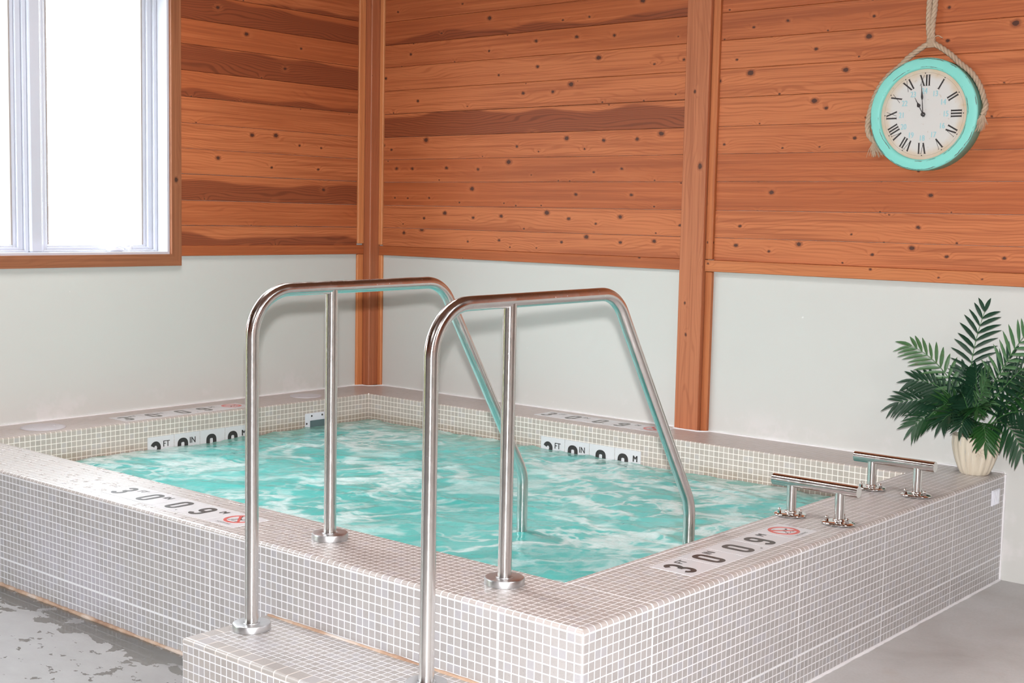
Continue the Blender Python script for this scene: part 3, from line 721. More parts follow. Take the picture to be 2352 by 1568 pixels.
# basin: inner edge round, walls, floor
mb = MB(); BZ0 = -0.62
def wallq(a, b, n, uu):
    """a,b: ends (x,y) of one inner wall, n = outward (towards the deck) offset, uu: tile coordinate at both ends"""
    for i in range(3):
        t0, t1 = R(90 * i / 3), R(90 * (i + 1) / 3)
        def pp(p, t): return (p[0] + n[0] * (inn - inn * math.sin(R(90) - t)) , p[1] + n[1] * (inn - inn * math.sin(R(90) - t)), H - inn + inn * math.sin(t))
        q = [pp(a, t0), pp(b, t0), pp(b, t1), pp(a, t1)]
        mb.face(q, [(uu[0], -0.5), (uu[1], -0.5), (uu[1], -0.45), (uu[0], -0.45)], smooth=True)
    z = H - inn
    mb.face([(*a, BZ0), (*b, BZ0), (*b, z), (*a, z)], [(uu[0], (z - BZ0) / P + 0.12), (uu[1], (z - BZ0) / P + 0.12), (uu[1], 0.12), (uu[0], 0.12)])
wallq((BX0, BY0), (BX0, BY1), (-1, 0), ((BY1 - BY0) / P, 0))
wallq((BX0, BY1), (BX1, BY1), (0, 1), (0, (BX1 - BX0) / P))
wallq((BX1, BY1), (BX1, BY0), (1, 0), (0, (BY1 - BY0) / P))
wallq((BX1, BY0), (BX0, BY0), (0, -1), (0, (BX1 - BX0) / P))
mb.face([(BX0, BY0, BZ0), (BX1, BY0, BZ0), (BX1, BY1, BZ0), (BX0, BY1, BZ0)], [(0, 0), (124, 0), (124, 88), (0, 88)])
mb.build('basin', M['tile_basin'], tub)
# caulk lines
def bead(name, path, r, mat, seed=0, jit=0.35, sub=60, parent=tub, lift=0):
    pts = []; rad = []
    for (a, b) in zip(path, path[1:]):
        n = max(2, int((Vector(b) - Vector(a)).length * sub))
        for i in range(n):
            p = Vector(a).lerp(Vector(b), i / n); pts.append(p)
    pts.append(Vector(path[-1]))
    rad = [r * (1 + jit * mnoise.noise((p.x * 9 + seed, p.y * 9, p.z * 9)) + jit * mnoise.noise((p.x * 41, p.y * 41 + seed, p.z * 41))) for p in pts]
    mb = MB(); mb.tube(pts, rad, 8)
    return mb.build(name, mat, parent)
bead('caulk_bead', [(0.0085, -2.8, H), (0.0085, -0.142, H), (0.03, -0.097, H), (0.074, -0.090, H), (0.105, -0.027, H), (0.12, -0.0085, H), (2.143, -0.0085, H), (2.153, -0.054, H), (2.283, -0.054, H), (2.320, -0.033, H), (2.330, -0.0085, H), (W - 0.006, -0.0085, H)], 0.0050, M['caulk'], 3, 0.35)
bead('caulk_bead', [(W + 0.001, -0.010, 0.004), (W + 0.001, -0.010, H - 0.004)], 0.006, M['caulk'], 8)
b = bead('base_sealant', [(0.012, -D - 0.002, 0.002), (SX0 - 0.002, -D - 0.002, 0.002)], 0.0085, M['rust_caulk'], 1, 0.5); b['label'] = 'rust-stained sealant line'
bead('base_sealant', [(W + 0.001, -D + 0.0, 0.001), (W + 0.001, -0.012, 0.001)], 0.006, M['caulk'], 5, 0.4)

# depth markers (inlaid white tiles with numbers)
def digit(mb, fr, ch, cx, cy, w, h, st):
    a, b = w / 2 - st / 2, h / 2 - st / 2; rr = a * 0.98
    if ch == '0':
        pts = sarc(cx, cy + b - rr, a, rr, 0, 180, 12) + sarc(cx, cy - b + rr, a, rr, 180, 360, 12); ribbon(mb, fr, pts, st, closed=True)
    elif ch == '9':
        rb_ = b * 0.52
        pts = sarc(cx, cy + b - rb_, a, rb_, 0, 360, 24)[:-1]; ribbon(mb, fr, pts, st, closed=True)
        pts = [(cx + a, cy + b - rb_)] + [(cx + a, cy + 0.0)] + arc(cx, cy - b + rr, a, rr, 0, -165, 12); ribbon(mb, fr, pts, st, 0.00068)
    elif ch == '3':
        r1 = b * 0.5
        ribbon(mb, fr, arc(cx, cy + r1, a * 0.94, r1, 160, -75, 14), st)
        ribbon(mb, fr, arc(cx, cy - r1, a, r1, 75, -160, 14), st, 0.00068)
        ribbon(mb, fr, [(cx - a * 0.25, cy), (cx + a * 0.45, cy)], st * 0.9, 0.00076)
def marker(o, ex, ey, chars, no_diving=True, ink='black_ink', bold=1.0, where=''):
    """row of 150 mm tiles starting at o (lower-left corner in its own reading direction)"""
    ex = Vector(ex); ey = Vector(ey); n = ex.cross(ey); T = 0.150; g = 0.0012; h = 0.0014
    for i, ch in enumerate(chars + (['X'] if no_diving else [])):
        c0 = Vector(o) + ex * (i * T); mid = tuple(c0 + ex * 0.075 + ey * 0.075)
        f = Frame(c0, ex, ey); mb = MB()
        x0, x1, y0, y1 = g, T - g, 0.004, 0.146
        pts = [(x0, y0), (x1, y0), (x1, y1), (x0, y1)]
        mb.face([f.p(*q, h) for q in pts])
        for a_, b_ in zip(pts, pts[1:] + pts[:1]): mb.face([f.p(*a_, -0.001), f.p(*b_, -0.001), f.p(*b_, h), f.p(*a_, h)])
        tl = mb.build('depth_tile' if ch != 'X' else 'no_diving_tile', M['white_tile'], tub, mid)
        f = Frame(c0 + n * h, ex, ey)
        if ch == 'X':
            tl['label'] = 'white no-diving tile ' + where
            mb = MB(); ribbon(mb, f, arc(0.075, 0.085, 0.046, 0.046, 0, 360, 36)[:-1], 0.011, closed=True)
            ribbon(mb, f, [(0.075 - 0.031, 0.085 + 0.031), (0.075 + 0.031, 0.085 - 0.031)], 0.009, h=0.0008)
            mb.build('prohibition_ring', M['red_ink'], tl, mid)
            mb = MB()
            ribbon(mb, f, [(0.060, 0.105), (0.072, 0.090), (0.090, 0.082)], [0.004, 0.008, 0.006])
            ribbon(mb, f, [(0.072, 0.090), (0.066, 0.072), (0.056, 0.066)], 0.004)
            ribbon(mb, f, [(0.090, 0.082), (0.100, 0.094), (0.106, 0.090)], 0.004)
            ribbon(mb, f, arc(0.055, 0.110, 0.003, 0.003, 0, 360, 10)[:-1], 0.005, closed=True)
            for q in range(3): ribbon(mb, f, [(0.048 + 0.018 * q, 0.058), (0.060 + 0.018 * q, 0.061)], 0.0025)
            mb.build('diver_pictogram', M[ink], tl, mid)
            mb = MB(); text(mb, f, 'NO DIVING', 0.075, 0.021, 0.0105, 0.9); mb.build('caption', M[ink], tl, mid)
        else:
            tl['label'] = 'white depth tile reading ' + {'3FT': '3 FT', '0IN': '0 IN', '0.': '0 with a decimal point', '9M': '9 M'}[ch] + ' ' + where
            dx = {'3FT': 0.046, '0IN': 0.050, '0.': 0.068, '9M': 0.048}[ch]; mb = MB(); digit(mb, f, ch[0], dx, 0.072, 0.055 * (1.1 if bold > 1 else 1), 0.104, 0.0172 * bold); mb.build('numeral', M[ink], tl, mid)
            if ch[1:] == '.':
                mb = MB(); ribbon(mb, f, [(0.118, 0.022), (0.124, 0.022)], 0.006); mb.build('decimal_point', M[ink], tl, mid)
            elif ch[1:]:
                mb = MB(); text(mb, f, ch[1:], 0.107 if ch[1:] != 'M' else 0.118, 0.108, 0.029, 0.85, bold=0.0008 * (2 if ch[1:] == 'M' else 1)); mb.build('unit_lettering', M[ink], tl, mid)
CH = ['3FT', '0IN', '0.', '9M']
marker((3.651, -2.229, H), (0, 1, 0), (-1, 0, 0), CH, where='beside the grab bars')
marker((1.547, -2.775, H), (1, 0, 0), (0, 1, 0), CH, where='left of the handrails')
marker((1.425, -0.228, H), (1, 0, 0), (0, 1, 0), CH, ink='grey_ink', where='on the deck below the clock wall')
marker((0.278, -1.835, H), (0, 1, 0), (-1, 0, 0), CH, ink='grey_ink', where='on the deck below the window')
zc = 0.3605 - 0.146
marker((1.5495, BY1, zc), (1, 0, 0), (0, 0, 1), CH, False, bold=1.22, where='half under water on the back basin wall')
marker((BX0, -1.745, zc), (0, 1, 0), (0, 0, 1), CH, False, bold=1.22, where='half under water on the left basin wall')

# skimmer face plate
mb = MB()
y0, y1, z0, z1 = -0.775, -0.560, 0.20, 0.376; iy0, iy1, iz1 = y0 + 0.034, y1 - 0.02, z1 - 0.040
x = BX0 + 0.0032
for q in ((y0, iy0, z0, z1), (iy1, y1, z0, z1), (iy0, iy1, iz1, z1)): mb.bevbox(BX0 + 0.0004, x, *q, 0.0008)
sk = mb.build('skimmer_plate', M['white_plastic'], tub); sk['label'] = 'white face plate at the waterline'
mb = MB()
for yy, zz in ((y0 + 0.010, 0.322), (y0 + 0.045, 0.361), (y0 + 0.118, 0.361), (y1 - 0.012, 0.361)):
    mb = MB(); mb.lathe([(0.0001, 0.0022), (0.0045, 0.0022), (0.0055, 0.0)][::-1], 12, (x, yy, zz), 'x')
    mb.build('screw', M['black_ink'], sk)
mb = MB(); mb.box(BX0 + 0.0008, BX0 + 0.0022, iy0, iy1, z0, iz1); mb.build('throat_panel', M['throat_shade'], sk)  # dark panel painted as the shaded opening, no recess behind
# small white grille on the long outer face
mb = MB(); gx = W + 0.0005
mb.bevbox(W, W + 0.006, -0.150, -0.072, 0.328, 0.392, 0.002)
gr = mb.build('grille', M['white_plastic'], tub); gr['label'] = 'small white plastic grille'
mb = MB()
for i in range(6): mb.box(W + 0.006, W + 0.0085, -0.142 + i * 0.011, -0.137 + i * 0.011, 0.333, 0.387)
mb.build('slats', M['white_plastic'], gr)

# skimmer lids (lift out)
def lid(loc, r, label):
    mb = MB(); rim = [(r, 0.0004), (r, 0.003), (r - 0.006, 0.0045), (r - 0.010, 0.003), (r - 0.014, 0.0042), (0.03, 0.0052), (0.001, 0.0055)]
    mb.lathe(rim, 48, loc)
    o = mb.build('skimmer_lid', M['pale_plastic'], None, loc); tag(o, label, 'lid', 'skimmer lids on the left deck')
    for s in (-1, 1):
        mb = MB(); mb.lathe([(0.007, 0.0), (0.007, 0.0008), (0.001, 0.0009)], 16, (loc[0], loc[1] + s * r * 0.55, loc[2] + 0.0048))
        mb.build('finger_hole', M['pale_plastic'], o)
lid((0.172, -2.195, H), 0.098, 'pale round skimmer lid at the far left end of the deck')
lid((0.165, -0.640, H), 0.085, 'pale round skimmer lid near the corner post, behind the left handrail')

# ------------------------------------------------------------------ step
step = empty('entry_step', ((SX0 + SX1) / 2, -D - 0.15, 0), 'low beige mosaic step in front of the hot tub, under the handrails', 'step')
F0 = -D - GAP
mb = MB()
fz = ST - 0.0162
mb.face([(SX0, SY, 0), (SX1, SY, 0), (SX1, SY, fz), (SX0, SY, fz)], [(0, fz / P), ((SX1 - SX0) / P, fz / P), ((SX1 - SX0) / P, 0), (0, 0)])
mb.face([(SX0, F0, 0), (SX0, SY, 0), (SX0, SY, fz), (SX0, F0, fz)], [((F0 - SY) / P, fz / P), (0, fz / P), (0, 0), ((F0 - SY) / P, 0)])
mb.face([(SX1, SY, 0), (SX1, F0, 0), (SX1, F0, fz), (SX1, SY, fz)], [(0, fz / P), ((F0 - SY) / P, fz / P), ((F0 - SY) / P, 0), (0, 0)])
mb.build('riser', M['tile_step'], step)
nw = 0.050
mb = MB()
q = [(SX0 + nw, SY + nw), (SX1 - nw, SY + nw), (SX1 - nw, F0), (SX0 + nw, F0)]
mb.face([(*p, ST) for p in q], [((p[0] - SX0) / P + 0.0, (p[1] - SY) / P) for p in q])
mb.build('tread', M['tile_step'], step)
mb = MB(); rn = 0.009
an = [(rn - rn * math.cos(R(90 * i / 4)), -rn + rn * math.sin(R(90 * i / 4))) for i in range(5)]
def nosing(pa, pb, inward, side):
    # pa->pb edge; inward unit vec; mitred
    L = (Vector(pb) - Vector(pa)).length; d = (Vector(pb) - Vector(pa)).normalized(); nv = Vector(inward)
    def pt(e, ins, z, m0, m1):
        base = Vector(pa) + d * (ins * m0) if e == 0 else Vector(pb) - d * (ins * m1)
        p = base + nv * ins; return (p.x, p.y, z)
    m0, m1 = side
    rows = [(0.0, ST - 0.016)] + [(a_, ST + h_) for a_, h_ in an] + [(nw, ST)]
    for (a0, z0), (a1, z1) in zip(rows, rows[1:]):
        q = [pt(0, a0, z0, m0, m1), pt(1, a0, z0, m0, m1), pt(1, a1, z1, m0, m1), pt(0, a1, z1, m0, m1)]
        tl = 0.050
        def uu(e, ins): return (ins * m0 / tl if e == 0 else (L - ins * m1) / tl)
        v0 = 0.06 if a0 < nw - 1e-6 and z0 < ST - 0.012 else 0.3; v1 = 0.97 if a1 >= nw - 1e-6 else 0.3
        if z0 < ST - 0.012: v0 = 0.0
        mb.face(q, [(uu(0, a0), v0), (uu(1, a0), v0), (uu(1, a1), v1), (uu(0, a1), v1)], smooth=a1 < nw - 1e-6)
nosing((SX0, SY, 0), (SX1, SY, 0), (0, 1, 0), (1, 1))
nosing((SX0, F0, 0), (SX0, SY, 0), (1, 0, 0), (0, 1))
nosing((SX1, SY, 0), (SX1, F0, 0), (-1, 0, 0), (1, 0))
mb.build('nosing', M['tile_nose'], step)
b = bead('step_sealant', [(SX0 + 0.01, F0 - 0.0075, ST), (SX1, F0 - 0.0075, ST)], 0.0055, M['rust_caulk'], 11, 0.4, parent=step); b['label'] = 'orange-stained sealant line'

# ------------------------------------------------------------------ water
nx, ny = 230, 165
vs = []; g = 0.004
for j in range(ny):
    for i in range(nx):
        x = BX0 + g + (BX1 - BX0 - 2 * g) * i / (nx - 1); y = BY0 + g + (BY1 - BY0 - 2 * g) * j / (ny - 1)
        p = Vector((x, y, 0))
        wv = Vector((mnoise.noise(p * 1.5), mnoise.noise(p * 1.5 + Vector((7, 3, 1))), 0)) * 0.35
        z = 0.005 * mnoise.noise((p + wv) * 2.3) + 0.005 * mnoise.noise((p + wv) * 5.2 + Vector((3, 9, 2))) + 0.0035 * mnoise.noise((p + wv) * 13.0 + Vector((1, 4, 8)))
        z += 0.003 * mnoise.noise((p + wv) * 31.0)
        r1 = 1 - abs(mnoise.noise((p + wv) * 2.6 + Vector((5, 5, 5)))) * 5
        z += 0.006 * max(0, r1) ** 2
        vs.append((x, y, WATER + z))
fs = [(j * nx + i, j * nx + i + 1, (j + 1) * nx + i + 1, (j + 1) * nx + i) for j in range(ny - 1) for i in range(nx - 1)]
mb = MB(); mb.raw(vs, fs, True)
wt = mb.build('spa_water', M['water'], None, ((BX0 + BX1) / 2, (BY0 + BY1) / 2, WATER))
tag(wt, 'churning turquoise water with white foam filling the hot tub', 'water', kind='stuff')

# ------------------------------------------------------------------ handrails
def fillet(pts, rads, n=12):
    out = [Vector(pts[0])]
    for i in range(1, len(pts) - 1):
        p = Vector(pts[i]); a = (Vector(pts[i - 1]) - p).normalized(); b = (Vector(pts[i + 1]) - p).normalized()
        th = a.angle(b); t = rads[i - 1] / math.tan(th / 2); c = p + (a + b).normalized() * (rads[i - 1] / math.sin(th / 2))
        s0 = p + a * t - c; s1 = p + b * t - c; ang = s0.angle(s1); axs = s0.cross(s1).normalized()
        for k_ in range(n + 1): out.append(c + Matrix.Rotation(ang * k_ / n, 3, axs) @ s0)
    out.append(Vector(pts[-1])); return out
def densify(path, step_=0.12):
    out = [path[0]]
    for a, b in zip(path, path[1:]):
        n = max(1, int((b - a).length / step_))
        for i in range(1, n + 1): out.append(a.lerp(b, i / n))
    return out
TR = 0.0195; RT = 1.214; YB, YP = -2.950, -2.650
def handrail(X, label):
    root = empty('handrail', (X, YB, ST), label, 'handrail', 'handrails over the entry step')
    pts = [(X, YB, ST + 0.004), (X, YB, RT - 0.004), (X, -2.172, RT + 0.003), (X, -1.730, 0.520), (X, -1.730, -0.60)]
    path = densify(fillet(pts, [0.135, 0.125, 0.16]))
    mb = MB(); mb.tube(path, TR, 32, axial_uv=True); mb.build('rail_tube', M['steel'], root, (X, YB, ST))
    mb = MB(); mb.tube(densify([Vector((X, YP, H + 0.004)), Vector((X, YP, RT - 0.008))]), TR * 0.97, 32, axial_uv=True)
    mb.build('support_post', M['steel'], root, (X, YP, H))
    for y, z in ((YB, ST), (YP, H)):
        mb = MB(); r = 0.0555
        mb.lathe([(r, 0.0), (r, 0.0155), (r - 0.0018, 0.0185), (r - 0.005, 0.0195), (TR + 0.0045, 0.0180), (TR + 0.0035, 0.0200), (TR, 0.0190)], 56, (X, y, z + 0.0005))
        fl = mb.build('base_flange', M['satin'], root, (X, y, z)); md = fl.modifiers.new('edge', 'EDGE_SPLIT'); md.split_angle = R(32)
    return root
handrail(2.612, 'left stainless steel handrail, its foot at the step\'s left end')
handrail(3.318, 'right stainless steel handrail, nearest the tub\'s front corner')

# ------------------------------------------------------------------ grab bars on the long deck
def grab_bar(Y, label):
    xa, xb = 3.470, 3.648; za = H + 0.117
    root = empty('grab_bar', ((xa + xb) / 2, Y, H), label, 'grab bar', 'grab bars on the deck')
    mb = MB(); b0, b1 = 3.400, 3.714
    mb.tube([(b0 + (b1 - b0) * i / 6, Y, za) for i in range(7)], TR, 36, axial_uv=True)
    me = mb.build('bar', M['steel'], root, ((xa + xb) / 2, Y, za))
    md = me.modifiers.new('edge', 'EDGE_SPLIT'); md.split_angle = R(40)
    for x in (xa, xb):
        mb = MB(); mb.tube([(x, Y, H + 0.008), (x, Y, H + 0.05), (x, Y, za - 0.004)], 0.0165, 32, axial_uv=True)
        mb.lathe([(0.0215, H + 0.010), (0.0215, H + 0.015), (0.017, H + 0.0185)], 32, (x, Y, 0))
        mb.build('post', M['steel'], root, (x, Y, H))
        mb = MB()
        def rf(a, i): return 1.0 + 0.06 * math.cos(3 * (a - R(100))) if i < 4 else 1.0
        mb.lathe([(0.050, 0.0), (0.054, 0.002), (0.0555, 0.005), (0.053, 0.0082), (0.038, 0.0105), (0.022, 0.0125), (0.001, 0.0125)], 60, (x, Y, H + 0.0004), rfun=rf)
        fl = mb.build('flange', M['chrome'], root, (x, Y, H))
        for k_ in range(3):
            a = R(100 + 120 * k_ + (8 if x == xa else -5)); nxp, nyp = x + 0.041 * math.cos(a), Y + 0.041 * math.sin(a)
            mb = MB(); z = H + 0.0085
            mb.lathe([(0.0085, 0.0), (0.0085, 0.0015), (0.0062, 0.0018)], 20, (nxp, nyp, z))
            mb.lathe([(0.0068, 0.0015), (0.0068, 0.0095)], 6, (nxp, nyp, z), smooth=False)
            mb.lathe([(0.0060, 0.0095), (0.0058, 0.014), (0.0042, 0.0178), (0.0001, 0.0195)], 16, (nxp, nyp, z))
            mb.build('cap_nut', M['chrome'], fl, (nxp, nyp, z))
    return root
grab_bar(-1.330, 'chrome grab bar nearer the camera, beside the no-diving tile')
grab_bar(-0.708, 'chrome grab bar farther back, toward the potted palm')

# ------------------------------------------------------------------ wall clock with rope
CX, CZ, CY = 3.333, 1.886, -0.0165
def clock():
    root = empty('wall_clock', (CX, CY, CZ), 'round distressed turquoise wall clock with roman numerals hung on thick rope', 'clock')
    R0, RI = 0.229, 0.183
    org = (CX, CY, CZ)
    mb = MB()
    prof = [(R0 - 0.006, 0.0), (R0 - 0.002, -0.004), (R0 - 0.002, -0.066), (R0 - 0.0005, -0.0715), (R0 - 0.003, -0.0765), (R0 - 0.007, -0.0785), (RI + 0.012, -0.0800), (RI + 0.006, -0.0790), (RI + 0.001, -0.0755), (RI, -0.064)]
    mb.lathe(prof[::-1], 96, org, 'y'); mb.f = mb.f[:96 * (len(prof) - 1)]; mb.uv = mb.uv[:len(mb.f)]; mb.mi = mb.mi[:len(mb.f)]; mb.sm = mb.sm[:len(mb.f)]; mb.bd = mb.bd[:len(mb.f)]
    mb.build('rim', M['turquoise'], root, org)
    yf = CY - 0.0655
    mb = MB(); n = 96
    mb.raw([(CX + (RI + 0.002) * math.cos(2 * PI * i / n), yf, CZ + (RI + 0.002) * math.sin(2 * PI * i / n)) for i in range(n)], [tuple(range(n))[::1]])
    mb.raw([(CX + (RI + 0.002) * math.cos(2 * PI * i / n), CY, CZ + (RI + 0.002) * math.sin(2 * PI * i / n)) for i in range(n)], [tuple(range(n))[::-1]])
    dial = mb.build('dial', M['paper'], root, org)
    # numerals
    hN = 0.044; T = 0.0062; t = 0.0016
    glyph = {'I': 0.0115, 'V': 0.026, 'X': 0.025}
    def roman(sx, body, ang):
        er = Vector((math.sin(ang), 0, math.cos(ang))); et = Vector((math.cos(ang), 0, -math.sin(ang)))
        fr = Frame(Vector((CX, yf, CZ)) + er * 0.1375, et, er)
        mb = MB(); wtot = sum(glyph[c] for c in body); x = -wtot / 2
        for c in body:
            w = glyph[c]; m_ = x + w / 2; h2 = hN / 2
            def serif(cx, yy, ww=0.010): ribbon(mb, fr, [(cx - ww / 2, yy), (cx + ww / 2, yy)], 0.0012, 0.0004)
            if c == 'I':
                ribbon(mb, fr, [(m_, -h2), (m_, h2)], T, 0.0004); serif(m_, h2); serif(m_, -h2)
            elif c == 'V':
                ribbon(mb, fr, [(x + 0.005, h2), (m_ + 0.001, -h2)], T, 0.0004); ribbon(mb, fr, [(x + w - 0.004, h2), (m_ + 0.001, -h2)], t, 0.0005); serif(x + 0.005, h2); serif(x + w - 0.004, h2, 0.008)
            else:
                ribbon(mb, fr, [(x + 0.004, h2), (x + w - 0.004, -h2)], T, 0.0004); ribbon(mb, fr, [(x + w - 0.005, h2), (x + 0.004, -h2)], t, 0.0005)
                serif(x + 0.004, h2, 0.008); serif(x + w - 0.004, -h2, 0.008)
            x += w
        d = Frame(Vector((CX, yf, CZ)) + er * 0.1665, et, er)
        ribbon(mb, d, arc(0, 0, 0.0012, 0.0012, 0, 360, 10)[:-1], 0.0024, 0.0005, closed=True)
        mb.build('roman_numeral', M['black_ink'], dial, org)
    for i, s_ in enumerate(['XII', 'I', 'II', 'III', 'IV', 'V', 'VI', 'VII', 'VIII', 'IX', 'X', 'XI']): roman(1, s_, 2 * PI * i / 12)
    for i in range(12):
        mb = MB(); ang = 2 * PI * i / 12; c = Vector((CX + 0.0955 * math.sin(ang), yf, CZ + 0.0955 * math.cos(ang)))
        text(mb, Frame(c, (1, 0, 0), (0, 0, 1)), str(24 if i == 0 else 12 + i), 0, 0, 0.0225, 0.78, 0.0004, bold=0.0007)
        mb.build('hour_number', M['teal_ink'], dial, org)
    def hand(name, ang, L, bx, bw, h):
        er = Vector((math.sin(ang), 0, math.cos(ang))); et = Vector((math.cos(ang), 0, -math.sin(ang)))
        fr = Frame(Vector((CX, yf - h, CZ)), et, er); mb = MB()
        prof = [(-0.012, 0.003), (0.0, 0.004), (bx * 0.82, 0.0026), (bx * 0.88, bw * 0.7), (bx, bw), (bx * 1.10, bw * 0.8), (bx * 1.32, 0.0035), (L, 0.0012)]
        ribbon(mb, fr, [(0, p[0]) for p in prof], [p[1] for p in prof], 0.001)
        mb.build(name, M['black_ink'], root, org)
    hand('hour_hand', R(-29.3), 0.079, 0.041, 0.016, 0.004)
    hand('minute_hand', R(-5.2), 0.124, 0.071, 0.0095, 0.007)
    mb = MB(); mb.lathe([(0.0085, -0.001), (0.0085, -0.0095), (0.006, -0.0115), (0.0001, -0.012)][::-1], 24, (CX, yf, CZ), 'y'); mb.build('hand_hub', M['black_ink'], root, org)
    # rope
    def rope(mb, path, r=0.0112, pitch=0.062, strands=3, taper=0):
        # resample
        pts = [Vector(p) for p in path]; ln = [0]
        for a, b in zip(pts, pts[1:]): ln.append(ln[-1] + (b - a).length)
        Lt = ln[-1]; n = max(8, int(Lt / 0.004)); res = []; j = 0
        for i in range(n + 1):
            s_ = Lt * i / n
            while j < len(ln) - 2 and ln[j + 1] < s_: j += 1
            res.append(pts[j].lerp(pts[j + 1], (s_ - ln[j]) / max(1e-9, ln[j + 1] - ln[j])))
        for q in range(strands):
            out = []; nxv = None
            for i, p in enumerate(res):
                tt = (res[min(i + 1, n)] - res[max(i - 1, 0)]).normalized()
                if nxv is None: nxv = tt.cross(Vector((0, 1, 0.01))).normalized()
                nxv = (nxv - tt * nxv.dot(tt)).normalized(); nyv = tt.cross(nxv)
                a = 2 * PI * (Lt * i / n / pitch + q / strands); out.append(p + (nxv * math.cos(a) + nyv * math.sin(a)) * r * 0.5)
            mb.tube(out, r * 0.60, 8)
    def smooth(pts, n=8):
        pts = [Vector(p) for p in pts]; out = []
        P_ = [pts[0] * 2 - pts[1]] + pts + [pts[-1] * 2 - pts[-2]]
        for i in range(1, len(P_) - 2):
            a, b, c, d = P_[i - 1:i + 3]
            for k_ in range(n):
                t_ = k_ / n; out.append(0.5 * ((2 * b) + (c - a) * t_ + (2 * a - 5 * b + 4 * c - d) * t_ ** 2 + (3 * b - a - 3 * c + d) * t_ ** 3))
        out.append(pts[-1]); return out
    ky, kz = -0.040, 2.180
    mb = MB()
    rope(mb, smooth([(3.319, -0.036, CEIL - 0.02), (3.318, -0.036, 2.7), (3.316, -0.036, 2.36), (3.318, ky, 2.26), (3.328, ky, kz)]))
    rope(mb, smooth([(3.343, -0.034, CEIL - 0.02), (3.342, -0.034, 2.7), (3.340, -0.034, 2.36), (3.336, ky, 2.26), (3.336, ky, kz)]))
    rr = R0 + 0.0105
    def onrim(deg, y=-0.046, extra=0.0): return (CX + (rr + extra) * math.cos(R(deg)), y, CZ + (rr + extra) * math.sin(R(deg)))
    rope(mb, smooth([(3.328, ky, kz), (3.290, -0.044, 2.158), (3.240, -0.046, 2.123)] + [onrim(122, -0.046, 0.002), onrim(135, -0.046, 0.004), onrim(148, -0.046, 0.006), onrim(160, -0.046, 0.008), onrim(172, -0.046, 0.011), onrim(182, -0.046, 0.018), onrim(189, -0.044, 0.024), onrim(196, -0.040, 0.026), onrim(201, -0.034, 0.020), onrim(204, -0.030, 0.014)]))
    rope(mb, smooth([(3.336, ky, kz), (3.375, -0.044, 2.158), (3.425, -0.046, 2.122)] + [onrim(d) for d in (58, 45, 33, 22, 14)] + [onrim(9, -0.052, 0.006), onrim(5, -0.060, 0.009), onrim(2, -0.066, 0.006), onrim(-2, -0.070, 0.002)]))
    ro = mb.build('hanging_rope', M['rope'], root, org); ro['label'] = 'thick twisted jute rope'
    mb = MB(); rg = random.Random(4)
    for q in range(7):
        z = kz + 0.014 - q * 0.0052; pts = [(3.332 + 0.0165 * math.cos(2 * PI * i / 16), ky + 0.0125 * math.sin(2 * PI * i / 16), z + 0.002 * math.sin(2 * PI * i / 16)) for i in range(17)]
        mb.tube(pts, 0.0031, 6, caps=False)
    mb.tube(smooth([(3.345, ky - 0.01, kz + 0.008), (3.352, ky - 0.012, kz + 0.020), (3.366, ky - 0.012, kz + 0.024), (3.378, ky - 0.010, kz + 0.017), (3.384, ky - 0.010, kz + 0.014)]), 0.0022, 6)
    mb.build('rope_binding', M['rope'], root, org)
    # frayed ends
    for c, y in ((onrim(205, -0.032, 0.013), 0), (onrim(-3.5, -0.070, 0.000), 1)):
        mb = MB()
        for q in range(90):
            a = rg.uniform(0, 2 * PI); r = 0.008 * math.sqrt(rg.random()); sp = rg.uniform(0.7, 2.8); L = rg.uniform(0.034, 0.068)
            p0 = Vector((c[0] + r * math.cos(a), c[1] + r * math.sin(a) * 0.6, c[2] + 0.004)); p1 = p0 + Vector((r * math.cos(a) * sp, r * math.sin(a) * sp * 0.5, -L * 0.5)); p2 = p1 + Vector((r * math.cos(a) * sp * 1.1 + rg.uniform(-.004, .004), rg.uniform(-.003, .003) - 0.002, -L * 0.5))
            if y == 1: p1 += Vector((-0.010, -0.002, 0)); p2 += Vector((-0.022, -0.004, 0))
            else: p2 += Vector((0.010, 0, 0))
            mb.tube([p0, p1, p2], [0.0020, 0.0017, 0.0007], 5)
        mb.build('frayed_end', M['rope'], ro, org)
clock()

